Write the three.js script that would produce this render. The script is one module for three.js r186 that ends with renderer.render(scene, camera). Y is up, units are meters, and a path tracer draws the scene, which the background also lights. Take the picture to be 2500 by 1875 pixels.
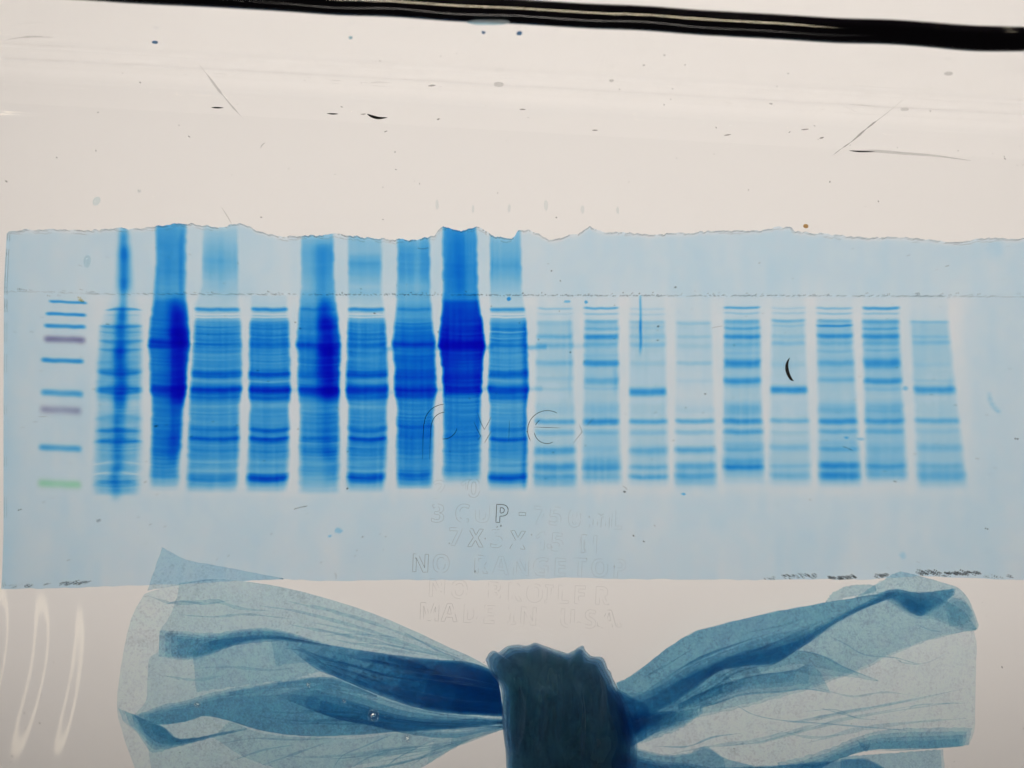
import * as THREE from 'three';
import { FontLoader } from 'three/addons/loaders/FontLoader.js';
import { RectAreaLightUniformsLib } from 'three/addons/lights/RectAreaLightUniformsLib.js';
import { mergeGeometries } from 'three/addons/utils/BufferGeometryUtils.js';

// ---------------------------------------------------------------- camera, light, exposure
const K = 0.06e-3;                       // metres on the gel plane for one unit of the layout drawing
const H = 0.2;                           // height of the phone over the gel
const scene = new THREE.Scene();
scene.background = new THREE.Color().setRGB(0.045, 0.037, 0.045);     // dim lab room
const camera = new THREE.PerspectiveCamera(2 * Math.atan(937.5 * K / H) * 180 / Math.PI, 4 / 3, 0.01, 10);
camera.up.set(0, 0, -1);
camera.position.set(0, H, 0);
camera.lookAt(0, 0, 0);
camera.focus = H;
camera.userData.fStop = 24;
scene.add(camera);
const renderer = new THREE.WebGLRenderer();
renderer.toneMapping = THREE.LinearToneMapping;
renderer.toneMappingExposure = 1;
renderer.shadowMap.enabled = true;
RectAreaLightUniformsLib.init();
const TUBE_COLOR = new THREE.Color().setRGB(1.0, 0.932, 0.885);
const TUBE_LIGHT = 2.25;
const LAMP_COLOR = new THREE.Color().setRGB(1.0, 0.86, 0.62), LAMP_LIGHT = 4.5;
const TUBES_Z = [-0.078, -0.027, 0.027];
const BOX = { x: 0.15, z0: -0.098, z1: 0.105, top: -0.0049, depth: 0.075 };

// ---------------------------------------------------------------- helpers
let seed = 20240511;
const rnd = () => { seed = (seed + 0x6D2B79F5) | 0; let t = Math.imul(seed ^ (seed >>> 15), 1 | seed); t = (t + Math.imul(t ^ (t >>> 7), 61 | t)) ^ t; return ((t ^ (t >>> 14)) >>> 0) / 4294967296; };
const lerp = (a, b, t) => a + (b - a) * t, clamp = (x, a, b) => Math.max(a, Math.min(b, x));
const smooth = (a, b, x) => { const t = clamp((x - a) / (b - a), 0, 1); return t * t * (3 - 2 * t); };
const hash = (i, j, k = 0) => { let n = Math.imul(i, 374761393) + Math.imul(j, 668265263) + Math.imul(k, 2147483647 ^ 0x5bd1e995); n = Math.imul(n ^ (n >>> 13), 1274126177); return ((n ^ (n >>> 16)) >>> 0) / 4294967296; };
function noise(x, y, k = 0) {
  const i = Math.floor(x), j = Math.floor(y), u = x - i, v = y - j, a = u * u * (3 - 2 * u), b = v * v * (3 - 2 * v);
  return lerp(lerp(hash(i, j, k), hash(i + 1, j, k), a), lerp(hash(i, j + 1, k), hash(i + 1, j + 1, k), a), b);
}
const fbm = (x, y, k = 0) => 0.5 * noise(x, y, k) + 0.3 * noise(2.1 * x, 2.1 * y, k + 1) + 0.2 * noise(4.3 * x, 4.3 * y, k + 2);
const X = (px) => (px - 1250) * K, Z = (py) => (py - 937.5) * K;
const at = (px, py, y = 0) => { const f = (H - y) / H; return new THREE.Vector3(X(px) * f, y, Z(py) * f); };
const piece = (pts, x) => {                // piecewise linear through [[x, y], ...]
  if (x <= pts[0][0]) return pts[0][1];
  for (let i = 1; i < pts.length; i++) if (x <= pts[i][0]) return lerp(pts[i - 1][1], pts[i][1], (x - pts[i - 1][0]) / (pts[i][0] - pts[i - 1][0]));
  return pts[pts.length - 1][1];
};
const taken = {};
const numbered = (n) => { taken[n] = (taken[n] ?? -1) + 1; return taken[n] ? `${n}_${String(taken[n]).padStart(3, '0')}` : n; };
function thing(name, label, category, group) {
  const o = new THREE.Group(); o.name = numbered(name); o.userData = { label, category }; if (group) o.userData.group = group; scene.add(o); return o;
}
function mesh(name, geo, mat, parent) {
  const m = new THREE.Mesh(geo, mat); m.name = parent ? name : numbered(name); m.castShadow = m.receiveShadow = true; (parent ?? scene).add(m); return m;
}
function tag(o, label, category, group) { o.userData = { label, category }; if (group) o.userData.group = group; return o; }
function geometry(pos, idx, uv) {
  const g = new THREE.BufferGeometry();
  g.setAttribute('position', new THREE.Float32BufferAttribute(pos, 3));
  if (uv) g.setAttribute('uv', new THREE.Float32BufferAttribute(uv, 2));
  g.setIndex(idx); g.computeVertexNormals(); return g;
}
const grid = (nu, nv, off = 0, flip = false) => {
  const idx = [];
  for (let i = 0; i < nu; i++) for (let j = 0; j < nv; j++) {
    const a = off + i * (nv + 1) + j, b = a + 1, c = a + nv + 1, d = c + 1;
    flip ? idx.push(a, c, b, b, c, d) : idx.push(a, b, c, b, d, c);
  }
  return idx;
};
const spline = (pts) => new THREE.CatmullRomCurve3(pts.map(([x, y]) => new THREE.Vector3(x, y, 0)), false, 'centripetal');
const sRGB = (l) => Math.round(255 * (l <= 0.0031308 ? 12.92 * l : 1.055 * Math.pow(l, 1 / 2.4) - 0.055));

// ---------------------------------------------------------------- light box
{
  const box = thing('light_box', 'white light box with glowing diffuser plate under the glass dish', 'light box');
  const white = new THREE.MeshStandardMaterial({ color: new THREE.Color().setRGB(0.3, 0.3, 0.3), roughness: 0.6 });
  const opal = new THREE.MeshPhysicalMaterial({ color: new THREE.Color().setRGB(0.86, 0.85, 0.84), transmission: 1, roughness: 1, thickness: 0, specularIntensity: 0.1 });
  const zc = (BOX.z0 + BOX.z1) / 2, zl = BOX.z1 - BOX.z0, yb = BOX.top - BOX.depth, t = 0.004;
  const put = (name, w, h, d, x, y, z, m) => { const o = mesh(name, new THREE.BoxGeometry(w, h, d), m, box); o.position.set(x, y, z); return o; };
  put('side_panel', t, BOX.depth, zl + 2 * t, -BOX.x - t / 2, BOX.top - BOX.depth / 2 - 0.0005, zc, white);
  put('side_panel', t, BOX.depth, zl + 2 * t, BOX.x + t / 2, BOX.top - BOX.depth / 2 - 0.0005, zc, white);
  put('end_panel', 2 * BOX.x, BOX.depth, t, 0, BOX.top - BOX.depth / 2 - 0.0005, BOX.z0 - t / 2, white);
  put('end_panel', 2 * BOX.x, BOX.depth, t, 0, BOX.top - BOX.depth / 2 - 0.0005, BOX.z1 + t / 2, white);
  put('base_panel', 2 * BOX.x + 2 * t, t, zl + 2 * t, 0, yb - t / 2 - 0.0006, zc, white);
  const plate = mesh('diffuser_plate', new THREE.PlaneGeometry(2 * BOX.x - 0.0004, zl - 0.0004).rotateX(-Math.PI / 2), opal, box);
  plate.position.set(0, BOX.top, zc);
  const glow = new THREE.MeshStandardMaterial({ color: 0xffffff, emissive: TUBE_COLOR, emissiveIntensity: 0.8, roughness: 0.4 });
  for (const z of TUBES_Z) {
    const tube = mesh('fluorescent_tube', new THREE.CapsuleGeometry(0.0075, 0.26, 6, 16).rotateZ(Math.PI / 2), glow, box);
    tube.position.set(0.012, yb + 0.014, z);
    const l = new THREE.RectAreaLight(TUBE_COLOR, TUBE_LIGHT, 0.26, 0.015);
    l.position.set(0.012, yb + 0.0225, z); l.rotation.x = Math.PI / 2;       // shines up
    scene.add(l);
  }
}


// ---------------------------------------------------------------- ceiling lamps that the rim and the liquid mirror
for (const [x, y, z, w, d, power, label] of [[-0.10, 1.75, -0.95, 1.15, 0.5, 2.4, 'long white ceiling lamp mirrored in the dish rim'], [-1.02, 1.75, 0.42, 0.26, 1.2, 1, 'narrow ceiling lamp mirrored in the ripples by the tissue']]) {
  const lamp = thing('ceiling_lamp', label, 'lamp'); lamp.position.set(x, y, z);
  const steel = new THREE.MeshStandardMaterial({ color: new THREE.Color().setRGB(0.7, 0.7, 0.68), roughness: 0.5 });
  mesh('housing', new THREE.BoxGeometry(w + 0.04, 0.06, d + 0.04), steel, lamp).position.y = 0.04;
  mesh('glowing_panel', new THREE.BoxGeometry(w, 0.008, d), new THREE.MeshStandardMaterial({ color: 0xffffff, emissive: LAMP_COLOR, emissiveIntensity: 2.5 * power }), lamp).position.y = 0.005;
  const l = new THREE.RectAreaLight(LAMP_COLOR, LAMP_LIGHT * power, w, d); l.position.set(x, y - 0.004, z); l.rotation.x = -Math.PI / 2; scene.add(l);
}

// ---------------------------------------------------------------- glass dish
const DISH = { turn: -3.2 * Math.PI / 180, floor: -0.0008, thick: 0.0037, R: 0.009, lean: 7 * Math.PI / 180, h: 0.033, wall: 0.0033, a: 0.090, rc: 0.012, zFar: -0.0322, zNear: 0.062 };
const dish = thing('glass_dish', 'clear rectangular glass baking dish with thick dark edged rim', 'dish');
dish.rotation.y = DISH.turn;
const innerProfile = (() => {             // [outward offset, height] from the flat floor up to the rim
  const p = [[0, DISH.floor]], { R, lean, h, floor } = DISH, end = Math.PI / 2 - lean;
  for (let i = 1; i <= 14; i++) { const t = end * i / 14; p.push([R * Math.sin(t), floor + R * (1 - Math.cos(t))]); }
  const [d, y] = p[p.length - 1];
  for (let i = 1; i <= 6; i++) { const yy = lerp(y, h - 0.0012, i / 6); p.push([d + (yy - y) * Math.tan(lean), yy]); }
  return p;
})();
const glass = new THREE.MeshPhysicalMaterial({ color: 0xffffff, transmission: 1, thickness: 0.004, roughness: 0, ior: 1.474 });
{
  const { a, rc, zFar, zNear, floor, thick, wall, h, lean, R } = DISH;
  const prof = innerProfile.slice();
  // the outside follows the inside at the thickness of the glass, which thins a little up the wall
  const out = innerProfile.map(([d, y], i) => {
    const p = innerProfile[Math.max(0, i - 1)], q = innerProfile[Math.min(innerProfile.length - 1, i + 1)];
    let tx0 = q[0] - p[0], ty0 = q[1] - p[1]; if (i === 0) { tx0 = 1; ty0 = 0; }
    const l = Math.hypot(tx0, ty0), t = lerp(thick, wall, smooth(floor - 0.001, floor + 0.016, y));
    return [d + ty0 / l * t, y - tx0 / l * t];
  });
  const [di, yi] = prof[prof.length - 1], [dO, yO] = out[out.length - 1];
  for (let i = 1; i < 16; i++) { const t = i / 16, e = Math.sin(Math.PI * t); prof.push([lerp(di, dO, (1 - Math.cos(Math.PI * t)) / 2), lerp(yi, yO, t) + 0.0016 * e]); }
  for (let i = out.length - 1; i >= 0; i--) prof.push(out[i]);
  const NC = 14, NS = 160, ring = [];      // rounded rectangle, offset d
  const zc = (zFar + zNear) / 2, hz = (zNear - zFar) / 2;
  const corner = [[1, -1], [1, 1], [-1, 1], [-1, -1]];
  for (let c = 0; c < 4; c++) {
    const [sx, sz] = corner[c], a0 = -Math.PI / 2 + c * Math.PI / 2;
    for (let i = 0; i <= NC; i++) { const t = a0 + (Math.PI / 2) * i / NC; ring.push([sx * (a - rc), zc + sz * (hz - rc), Math.cos(t), Math.sin(t)]); }
    const [nx, nz] = corner[(c + 1) % 4], e = ring[ring.length - 1];
    const q = [nx * (a - rc), zc + nz * (hz - rc)];
    for (let i = 1; i < NS; i++) ring.push([lerp(e[0], q[0], i / NS), lerp(e[1], q[1], i / NS), e[2], e[3]]);
  }
  const n = ring.length, pos = [], idx = [];
  // pressed glass: the lip is a little uneven, with one thick place on the far side
  prof.forEach(([d, y], p) => { for (const [x, z, c, s] of ring) {
    const up = smooth(h - 0.006, h - 0.0005, y), inner = p < innerProfile.length + 8 ? 1 : 0.4;
    const wav = up * (0.00022 * (noise(x * 130 + 40 * z, 3.3, 120) - 0.5) + (s < -0.9 ? -inner * (0.0002 * Math.exp(-Math.pow((x - 0.0545) / 0.004, 2)) - 0.00025 * Math.exp(-Math.pow((x - 0.0635) / 0.003, 2))) : 0));
    pos.push(x + (rc + d + wav) * c, y, z + (rc + d + wav) * s);
  } });
  for (let p = 0; p + 1 < prof.length; p++) for (let i = 0; i < n; i++) { const j = (i + 1) % n; idx.push(p * n + i, p * n + j, (p + 1) * n + i, p * n + j, (p + 1) * n + j, (p + 1) * n + i); }
  const top = pos.length / 3; pos.push(0, floor, zc); for (let i = 0; i < n; i++) idx.push(top, (i + 1) % n, i);
  const bot = pos.length / 3; pos.push(0, floor - thick, zc); const o = (prof.length - 1) * n; for (let i = 0; i < n; i++) idx.push(bot, o + i, o + (i + 1) % n);
  mesh('glass_body', geometry(pos, idx), glass, dish);
}
// a point on the inside of the far wall, floor or fillet under a line of sight
function onDish(px, py, lift = 0.0001) {
  const dir = at(px, py, 0).sub(new THREE.Vector3(0, H, 0));
  const c = Math.cos(DISH.turn), s = Math.sin(DISH.turn);
  let best = null;
  for (let i = 0; i <= 1200; i++) {
    const k = lerp(0.8, 1.02, i / 1200), x = dir.x * k, y = H + dir.y * k, z = dir.z * k;
    const lz = s * x + c * z;             // the dish's own z
    const d = DISH.zFar - lz;
    const surf = d <= 0 ? DISH.floor : d > innerProfile[innerProfile.length - 1][0] ? 1 : piece(innerProfile, d);
    best = new THREE.Vector3(x, y, z);
    if (y - surf <= lift) break;
  }
  return best;
}

// ---------------------------------------------------------------- pressed lettering on the underside of the dish
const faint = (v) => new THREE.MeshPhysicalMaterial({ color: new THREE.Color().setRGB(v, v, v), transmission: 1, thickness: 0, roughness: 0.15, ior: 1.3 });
const EDGE = [faint(0.06), faint(0.50), faint(0.75), faint(0.86)];  // grey tints paint the refraction darkness along the letter edges
const yText = DISH.floor - DISH.thick - 0.00012;
function ridge(lines, half) {             // each line: [[px, py], ...]; a low ridge, triangular in section
  const pos = [], idx = [];
  for (const ln of lines) {
    const o = pos.length / 3, n = ln.length;
    ln.forEach(([x, y], i) => {
      const [ax, ay] = ln[Math.max(0, i - 1)], [bx, by] = ln[Math.min(n - 1, i + 1)], l = Math.hypot(bx - ax, by - ay) || 1;
      const taper = Math.min(1, 0.35 + Math.min(i, n - 1 - i) * 0.5), nx = -(by - ay) / l * half * taper, ny = (bx - ax) / l * half * taper;
      for (const [qx, qy, h] of [[x + nx, y + ny, 0], [x, y, 0.00008], [x - nx, y - ny, 0]]) { const p = at(qx, qy, yText - h); pos.push(p.x, p.y, p.z); }
    });
    idx.push(...grid(n - 1, 2, o));
  }
  return geometry(pos, idx);
}
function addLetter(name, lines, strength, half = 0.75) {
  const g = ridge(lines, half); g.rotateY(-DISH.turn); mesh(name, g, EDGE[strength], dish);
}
{
  const arc = (cx, cy, r, a0, a1, n = 22) => Array.from({ length: n + 1 }, (_, i) => { const t = lerp(a0, a1, i / n) * Math.PI / 180; return [cx + r * Math.cos(t), cy + r * Math.sin(t)]; });
  const seg = (...p) => p;
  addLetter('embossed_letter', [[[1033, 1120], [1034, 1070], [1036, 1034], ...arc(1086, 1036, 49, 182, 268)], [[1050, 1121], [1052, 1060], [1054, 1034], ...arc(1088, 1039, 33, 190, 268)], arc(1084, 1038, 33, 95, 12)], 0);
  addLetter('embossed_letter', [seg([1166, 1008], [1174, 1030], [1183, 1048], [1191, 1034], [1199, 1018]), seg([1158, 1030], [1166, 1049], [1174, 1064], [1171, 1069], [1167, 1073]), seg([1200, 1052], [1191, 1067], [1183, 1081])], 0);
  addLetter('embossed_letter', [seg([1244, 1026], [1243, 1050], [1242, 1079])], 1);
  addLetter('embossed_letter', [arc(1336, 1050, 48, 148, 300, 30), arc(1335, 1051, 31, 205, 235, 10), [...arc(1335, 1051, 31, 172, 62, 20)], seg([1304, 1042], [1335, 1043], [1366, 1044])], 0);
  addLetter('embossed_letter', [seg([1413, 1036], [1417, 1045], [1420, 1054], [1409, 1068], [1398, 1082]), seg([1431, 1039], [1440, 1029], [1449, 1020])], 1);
  const font = await new FontLoader().loadAsync('fonts/droid/droid_sans_bold.typeface.json');
  const rows = [
    [1, [['2', 1073, 1193, 3], ['1', 1136, 1190, 3], ['0', 1157, 1190, 2]]],
    [1, [['3', 1070, 1251, 2], ['C', 1130, 1251, 2], ['U', 1178, 1252, 3], ['P', 1226, 1252, 0], ['-', 1275, 1253, 1], ['7', 1318, 1256, 3], ['5', 1355, 1258, 3], ['0', 1402, 1263, 3], ['m', 1462, 1269, 2], ['L', 1505, 1268, 3]]],
    [1, [['7', 1113, 1308, 2], ['X', 1162, 1311, 1], ['5', 1213, 1313, 2], ['X', 1264, 1316, 1], ['1', 1318, 1318, 3], ['.', 1340, 1331, 3], ['5', 1360, 1321, 3], ['I', 1420, 1324, 3], ['N', 1437, 1326, 3]]],
    [1, [['N', 1028, 1372, 1], ['O', 1078, 1373, 2], ['R', 1176, 1375, 2], ['A', 1223, 1378, 3], ['N', 1272, 1380, 3], ['G', 1320, 1381, 3], ['E', 1367, 1382, 3], ['T', 1415, 1382, 3], ['O', 1463, 1384, 3], ['P', 1512, 1385, 3]]],
    [1, [['N', 1068, 1432, 3], ['O', 1122, 1436, 3], ['B', 1208, 1440, 3], ['R', 1258, 1442, 3], ['O', 1305, 1445, 3], ['I', 1340, 1447, 3], ['L', 1375, 1448, 3], ['E', 1415, 1449, 3], ['R', 1470, 1451, 3]]],
    [1, [['M', 1050, 1490, 2], ['A', 1098, 1492, 2], ['D', 1150, 1495, 3], ['E', 1195, 1497, 3], ['I', 1250, 1499, 3], ['N', 1290, 1501, 3], ['U', 1385, 1506, 3], ['.', 1412, 1520, 3], ['S', 1440, 1508, 3], ['.', 1462, 1521, 2], ['A', 1485, 1508, 2], ['.', 1510, 1523, 3]]],
  ];
  for (const [, letters] of rows) for (const [ch, px, py, w] of letters) {
    const lines = [], size = 44;
    let x0 = 1e9, x1 = -1e9, y0 = 1e9, y1 = -1e9;
    const raw = [];
    for (const sh of font.generateShapes(ch, size)) for (const pth of [sh, ...sh.holes]) {
      const pts = pth.getPoints(5).map((p) => [p.x, -p.y]); pts.push(pts[0]);
      const fine = [];
      for (let i = 0; i + 1 < pts.length; i++) { const m = Math.max(1, Math.round(Math.hypot(pts[i + 1][0] - pts[i][0], pts[i + 1][1] - pts[i][1]) / 4)); for (let j = 0; j < m; j++) fine.push([lerp(pts[i][0], pts[i + 1][0], j / m), lerp(pts[i][1], pts[i + 1][1], j / m)]); }
      fine.push(pts[0]); raw.push(fine);
      for (const [x, y] of fine) { x0 = Math.min(x0, x); x1 = Math.max(x1, x); y0 = Math.min(y0, y); y1 = Math.max(y1, y); }
    }
    const cap = ch === '-' || ch === '.' || ch === 'm' ? (y0 + y1) / 2 : (y0 + y1) / 2;
    const tilt = 0.045;
    for (const ln of raw) {
      // the drawn outline is broken: stretches of it are left out
      let run = [];
      ln.forEach(([x, y], i) => {
        const qx = x - (x0 + x1) / 2, qy = y - cap, q = [px + qx - qy * tilt, py + qy + qx * tilt];
        const broken = w > 0 && noise(q[0] * 0.09, q[1] * 0.09, 70 + w) < [0, 0.22, 0.28, 0.30][w];
        if (broken) { if (run.length > 2) lines.push(run); run = []; } else run.push(q);
      });
      if (run.length > 2) lines.push(run);
    }
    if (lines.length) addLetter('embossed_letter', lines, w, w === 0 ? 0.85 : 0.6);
  }
}

// ---------------------------------------------------------------- stained gel
const GX0 = -40, GX1 = 2600, GY0 = 520, GY1 = 1480, TW = 2048, TH = 1024;
const topEdge = [[20, 578], [23, 572], [30, 567], [50, 565], [68, 561], [95, 563], [130, 562], [160, 563], [190, 562], [230, 563], [262, 561], [300, 558], [320, 561], [345, 559], [370, 556], [395, 553], [420, 548], [440, 546], [470, 547], [495, 551], [520, 555], [545, 556], [570, 551], [590, 547], [610, 553], [630, 565], [655, 573], [690, 578], [740, 578], [790, 575], [830, 574], [860, 577], [900, 581], [950, 585], [1000, 587], [1030, 584], [1060, 577], [1070, 562], [1082, 556], [1120, 565], [1165, 556], [1178, 561], [1192, 569], [1210, 580], [1235, 584], [1255, 582], [1263, 568], [1268, 562], [1290, 564], [1312, 569], [1325, 580], [1340, 587], [1375, 580], [1420, 569], [1432, 560], [1440, 553], [1455, 563], [1480, 568], [1530, 570], [1600, 574], [1660, 571], [1720, 567], [1760, 565], [1800, 563], [1850, 565], [1895, 555], [1928, 556], [1937, 565], [1970, 570], [2020, 573], [2060, 578], [2110, 582], [2160, 580], [2210, 581], [2250, 586], [2300, 591], [2340, 591], [2380, 585], [2420, 582], [2470, 586], [2500, 584], [2600, 585]];
const botEdge = [[0, 1436], [10, 1437], [60, 1435], [150, 1434], [230, 1430], [330, 1428], [600, 1416], [700, 1412], [800, 1416], [1000, 1414], [1200, 1415], [1400, 1408], [1560, 1412], [1700, 1412], [1880, 1414], [2000, 1412], [2100, 1413], [2240, 1404], [2350, 1408], [2430, 1412], [2600, 1416]];
const leftEdge = [[540, 23], [572, 22], [640, 18], [700, 15], [720, 15], [1000, 14], [1300, 14], [1400, 11], [1440, 8]];
const seamY = (x) => piece([[0, 712], [110, 713], [220, 718], [1000, 720], [1500, 722], [2200, 723], [2600, 726]], x);
const topY = (x) => piece(topEdge, x) + (noise(x * 0.11, 3.1, 5) - 0.5) * 4.5 + (noise(x * 0.33, 7.7, 6) - 0.5) * 2.5;
const botY = (x) => piece(botEdge, x) + (noise(x * 0.05, 9.1, 7) - 0.5) * 3;
const leftX = (y) => piece(leftEdge, y);

const A = new Float32Array(TW * TH), N = new Float32Array(TW * TH), PUR = new Float32Array(TW * TH), GRN = new Float32Array(TW * TH);
const tx = (px) => (px - GX0) / (GX1 - GX0) * TW, ty = (py) => (py - GY0) / (GY1 - GY0) * TH;
const pxOf = (i) => GX0 + (i + 0.5) / TW * (GX1 - GX0), pyOf = (j) => GY0 + (j + 0.5) / TH * (GY1 - GY0);
function region(x0, x1, y0, y1, f) {
  const i0 = clamp(Math.floor(tx(x0)), 0, TW), i1 = clamp(Math.ceil(tx(x1)), 0, TW), j0 = clamp(Math.floor(ty(y0)), 0, TH), j1 = clamp(Math.ceil(ty(y1)), 0, TH);
  for (let j = j0; j < j1; j++) { const y = pyOf(j); for (let i = i0; i < i1; i++) f(j * TW + i, pxOf(i), y); }
}
// the gel's own pale stain
region(GX0, GX1, GY0, GY1, (q, x, y) => {
  let a = 0.126 + 0.07 * (fbm(x * 0.010, y * 0.006, 11) - 0.5) + 0.025 * (noise(x * 0.05, y * 0.01, 12) - 0.5) + 0.03 * (fbm(x * 0.05, y * 0.05, 13) - 0.5);
  if (y > seamY(x)) a -= 0.05 * smooth(200, 250, x) * (1 - smooth(2330, 2400, x)) * smooth(seamY(x) - 4, seamY(x) + 10, y) * (1 - smooth(1185, 1230, y) * 0.9);
  a -= 0.05 * smooth(14, 3, y - topY(x));                       // the torn edge thins out
  a += 0.05 * smooth(70, 10, x);
  A[q] = Math.max(0.03, a);
});
// lanes: [left edge by height, right edge by height, fill by height, bands [y, amount, half height, smile], extra streaks [x, half width, y0, y1, amount]]
const wideFill = (k0, end = 1192, k = k0 * 0.8) => [[726, 0.1 * k], [748, 0.12], [772, 0.3 * k], [780, 0.55 * k], [792, 1.15 * k], [830, 1.25 * k], [870, 1.05 * k], [900, 1.15 * k], [935, 1.1 * k], [965, 1.45 * k], [984, 0.95 * k], [993, 0.75 * k], [1004, 1.0 * k], [1045, 1.1 * k], [1085, 1.1 * k], [1110, 1.15 * k], [1122, 0.9 * k], [1128, 0.72 * k], [1138, 0.95 * k], [1150, 0.62 * k], [1160, 0.85 * k], [end - 14, 0.8 * k], [end, 0.3 * k], [end + 12, 0]];
const wideBands = (k0, s = 4, k = k0 * 1.18) => [[756, 0.85 * k, 4, 1], [768, -0.2, 2.5, 1], [775, -0.3, 2, 1], [800, 0.12 * k, 4, 2], [816, 0.22 * k, 4, 2], [829, 0.25 * k, 3.5, 2], [842, 0.5 * k, 6, 2], [860, 0.12 * k, 4, 2], [914, 0.95 * k, 8, 2], [930, -0.25 * k, 5, 2], [952, 1.75 * k, 9, 2], [971, 0.45 * k, 5, 2], [1049, 0.6 * k, 6, s], [1072, 1.15 * k, 6, s], [1098, 0.2 * k, 6, s], [1167, 0.5 * k, 8, s]];
const lanes = [];
const lane = (l, r, fill, bands, streaks = [], opt = {}) => lanes.push({ l, r, fill, bands, streaks, soft: opt.soft ?? 6, y0: opt.y0 ?? 540, y1: opt.y1 ?? 1235, feather: opt.feather ?? 0, stack: opt.stack });
// 1 feathered lane
lane([[540, 296], [640, 290], [715, 282], [760, 262], [800, 250], [900, 243], [1200, 236]], [[540, 316], [640, 321], [715, 330], [760, 342], [850, 345], [1000, 344], [1200, 336]],
  [[560, 0.2], [600, 0.25], [690, 0.15], [715, 0.08], [745, 0.08], [785, 0.15], [800, 0.38], [900, 0.5], [970, 0.45], [985, 0.2], [1010, 0.3], [1060, 0.5], [1120, 0.5], [1150, 0.38], [1180, 0.5], [1200, 0.35], [1212, 0]],
  [[756, 0.7, 4, -1.5], [770, 0.12, 3, -1], [797, 0.5, 6, 2], [812, 0.35, 4, 2], [834, 0.5, 7, 2], [855, 0.35, 5, 2], [885, 0.2, 6, 0], [908, 0.75, 11, 2], [952, 0.95, 12, 1], [1020, 0.2, 9, -2], [1052, 0.55, 8, -1.5], [1077, 0.75, 9, -1.5], [1130, -0.25, 5, -4], [1155, -0.25, 5, -4], [1178, 0.35, 11, -3]],
  [[305, 9, 566, 620, 0.6], [306, 12, 610, 700, 1.0], [302, 9, 690, 780, 0.55], [298, 13, 760, 860, 0.95], [296, 14, 850, 985, 1.25], [291, 13, 960, 1140, 0.8], [285, 13, 1140, 1205, 0.5]], { soft: 11, feather: 0.5 });
// 2 heavy lane
lane([[540, 383], [640, 385], [712, 380], [760, 375], [800, 369], [842, 366], [870, 369], [950, 371], [980, 376], [1100, 374], [1200, 370]], [[540, 455], [640, 455], [712, 453], [760, 458], [842, 464], [900, 456], [960, 455], [1000, 446], [1090, 442], [1130, 436], [1200, 436]],
  [[556, 0.65], [600, 0.8], [660, 0.8], [705, 0.6], [728, 0.8], [740, 1.25], [800, 1.35], [830, 1.7], [848, 1.9], [858, 1.35], [900, 1.4], [940, 1.5], [965, 1.6], [985, 1.25], [1060, 1.3], [1110, 1.35], [1125, 1.05], [1160, 1.0], [1172, 0.55], [1190, 0.12], [1200, 0]],
  [[836, 0.9, 9, 2], [846, 0.6, 5, 2], [915, 0.2, 8, 1], [952, 1.5, 11, 2], [1050, 0.15, 6, 3], [1074, 0.4, 7, 3], [1100, 0.35, 9, 3]],
  [[432, 17, 735, 780, 1.2], [435, 19, 760, 830, 2.0], [438, 21, 800, 975, 2.9], [430, 14, 960, 1080, 0.9], [425, 14, 1070, 1122, 0.6], [444, 6, 570, 715, 0.45]], { stack: 1 });
// 3
lane([[540, 498], [700, 495], [745, 480], [800, 478], [860, 474], [950, 468], [1000, 466], [1200, 460]], [[540, 581], [700, 582], [745, 584], [800, 588], [860, 590], [950, 590], [990, 584], [1080, 584], [1200, 576]],
  [[556, 0.12], [600, 0.3], [640, 0.5], [690, 0.22], [715, 0.15], ...wideFill(1.0).slice(1)], wideBands(0.85), [[515, 10, 1160, 1185, 0.15]], { stack: 1 });
// 4
lane([[700, 616], [760, 616], [800, 613], [950, 610], [990, 614], [1100, 610], [1200, 604]], [[700, 702], [760, 702], [800, 706], [950, 710], [990, 705], [1100, 705], [1200, 698]],
  [[718, 0], ...wideFill(1.12)], [...wideBands(1.0, 5), [1166, 0.95, 9, 5]], [[618, 6, 790, 980, 0.1]], { y0: 722 });
// 5
lane([[540, 738], [712, 737], [760, 733], [842, 726], [870, 730], [952, 730], [990, 735], [1200, 734]], [[540, 813], [700, 816], [760, 823], [840, 832], [900, 829], [960, 828], [1000, 828], [1200, 826]],
  [[572, 0.3], [620, 0.55], [670, 0.45], [705, 0.3], [728, 0.55], [760, 0.9], [790, 1.1], [830, 1.2], [870, 1.2], [930, 1.25], [965, 1.35], [985, 0.75], [1000, 0.75], [1040, 0.95], [1100, 1.0], [1124, 0.65], [1150, 0.7], [1180, 0.4], [1196, 0.22], [1208, 0]],
  [[756, 0.4, 4, 1], [843, 1.45, 8, 2], [880, 0.15, 5, 2], [915, 0.5, 8, 2], [930, -0.3, 5, 2], [952, 1.6, 10, 1], [993, -0.1, 6, 1], [1072, 0.45, 5, 1], [1082, -0.2, 4, 1], [1100, 0.2, 6, 1]],
  [[795, 16, 735, 800, 1.6], [802, 20, 780, 860, 2.6], [802, 22, 850, 965, 3.2], [800, 22, 960, 1110, 0.65], [812, 14, 1100, 1170, 0.35], [790, 24, 600, 715, 0.55]], { stack: 1 });
// 6
lane([[540, 852], [715, 852], [760, 852], [850, 850], [952, 846], [990, 853], [1100, 852], [1200, 850]], [[540, 931], [715, 932], [760, 938], [850, 944], [952, 948], [990, 943], [1100, 943], [1200, 936]],
  [[578, 0.25], [615, 0.25], [645, 0.65], [680, 0.35], [700, 0.2], [715, 0.25], ...wideFill(1.12).slice(1)], [...wideBands(0.95, 5), [1164, 0.8, 9, 5]], [[856, 8, 780, 980, 0.25]], { stack: 1 });
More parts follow.
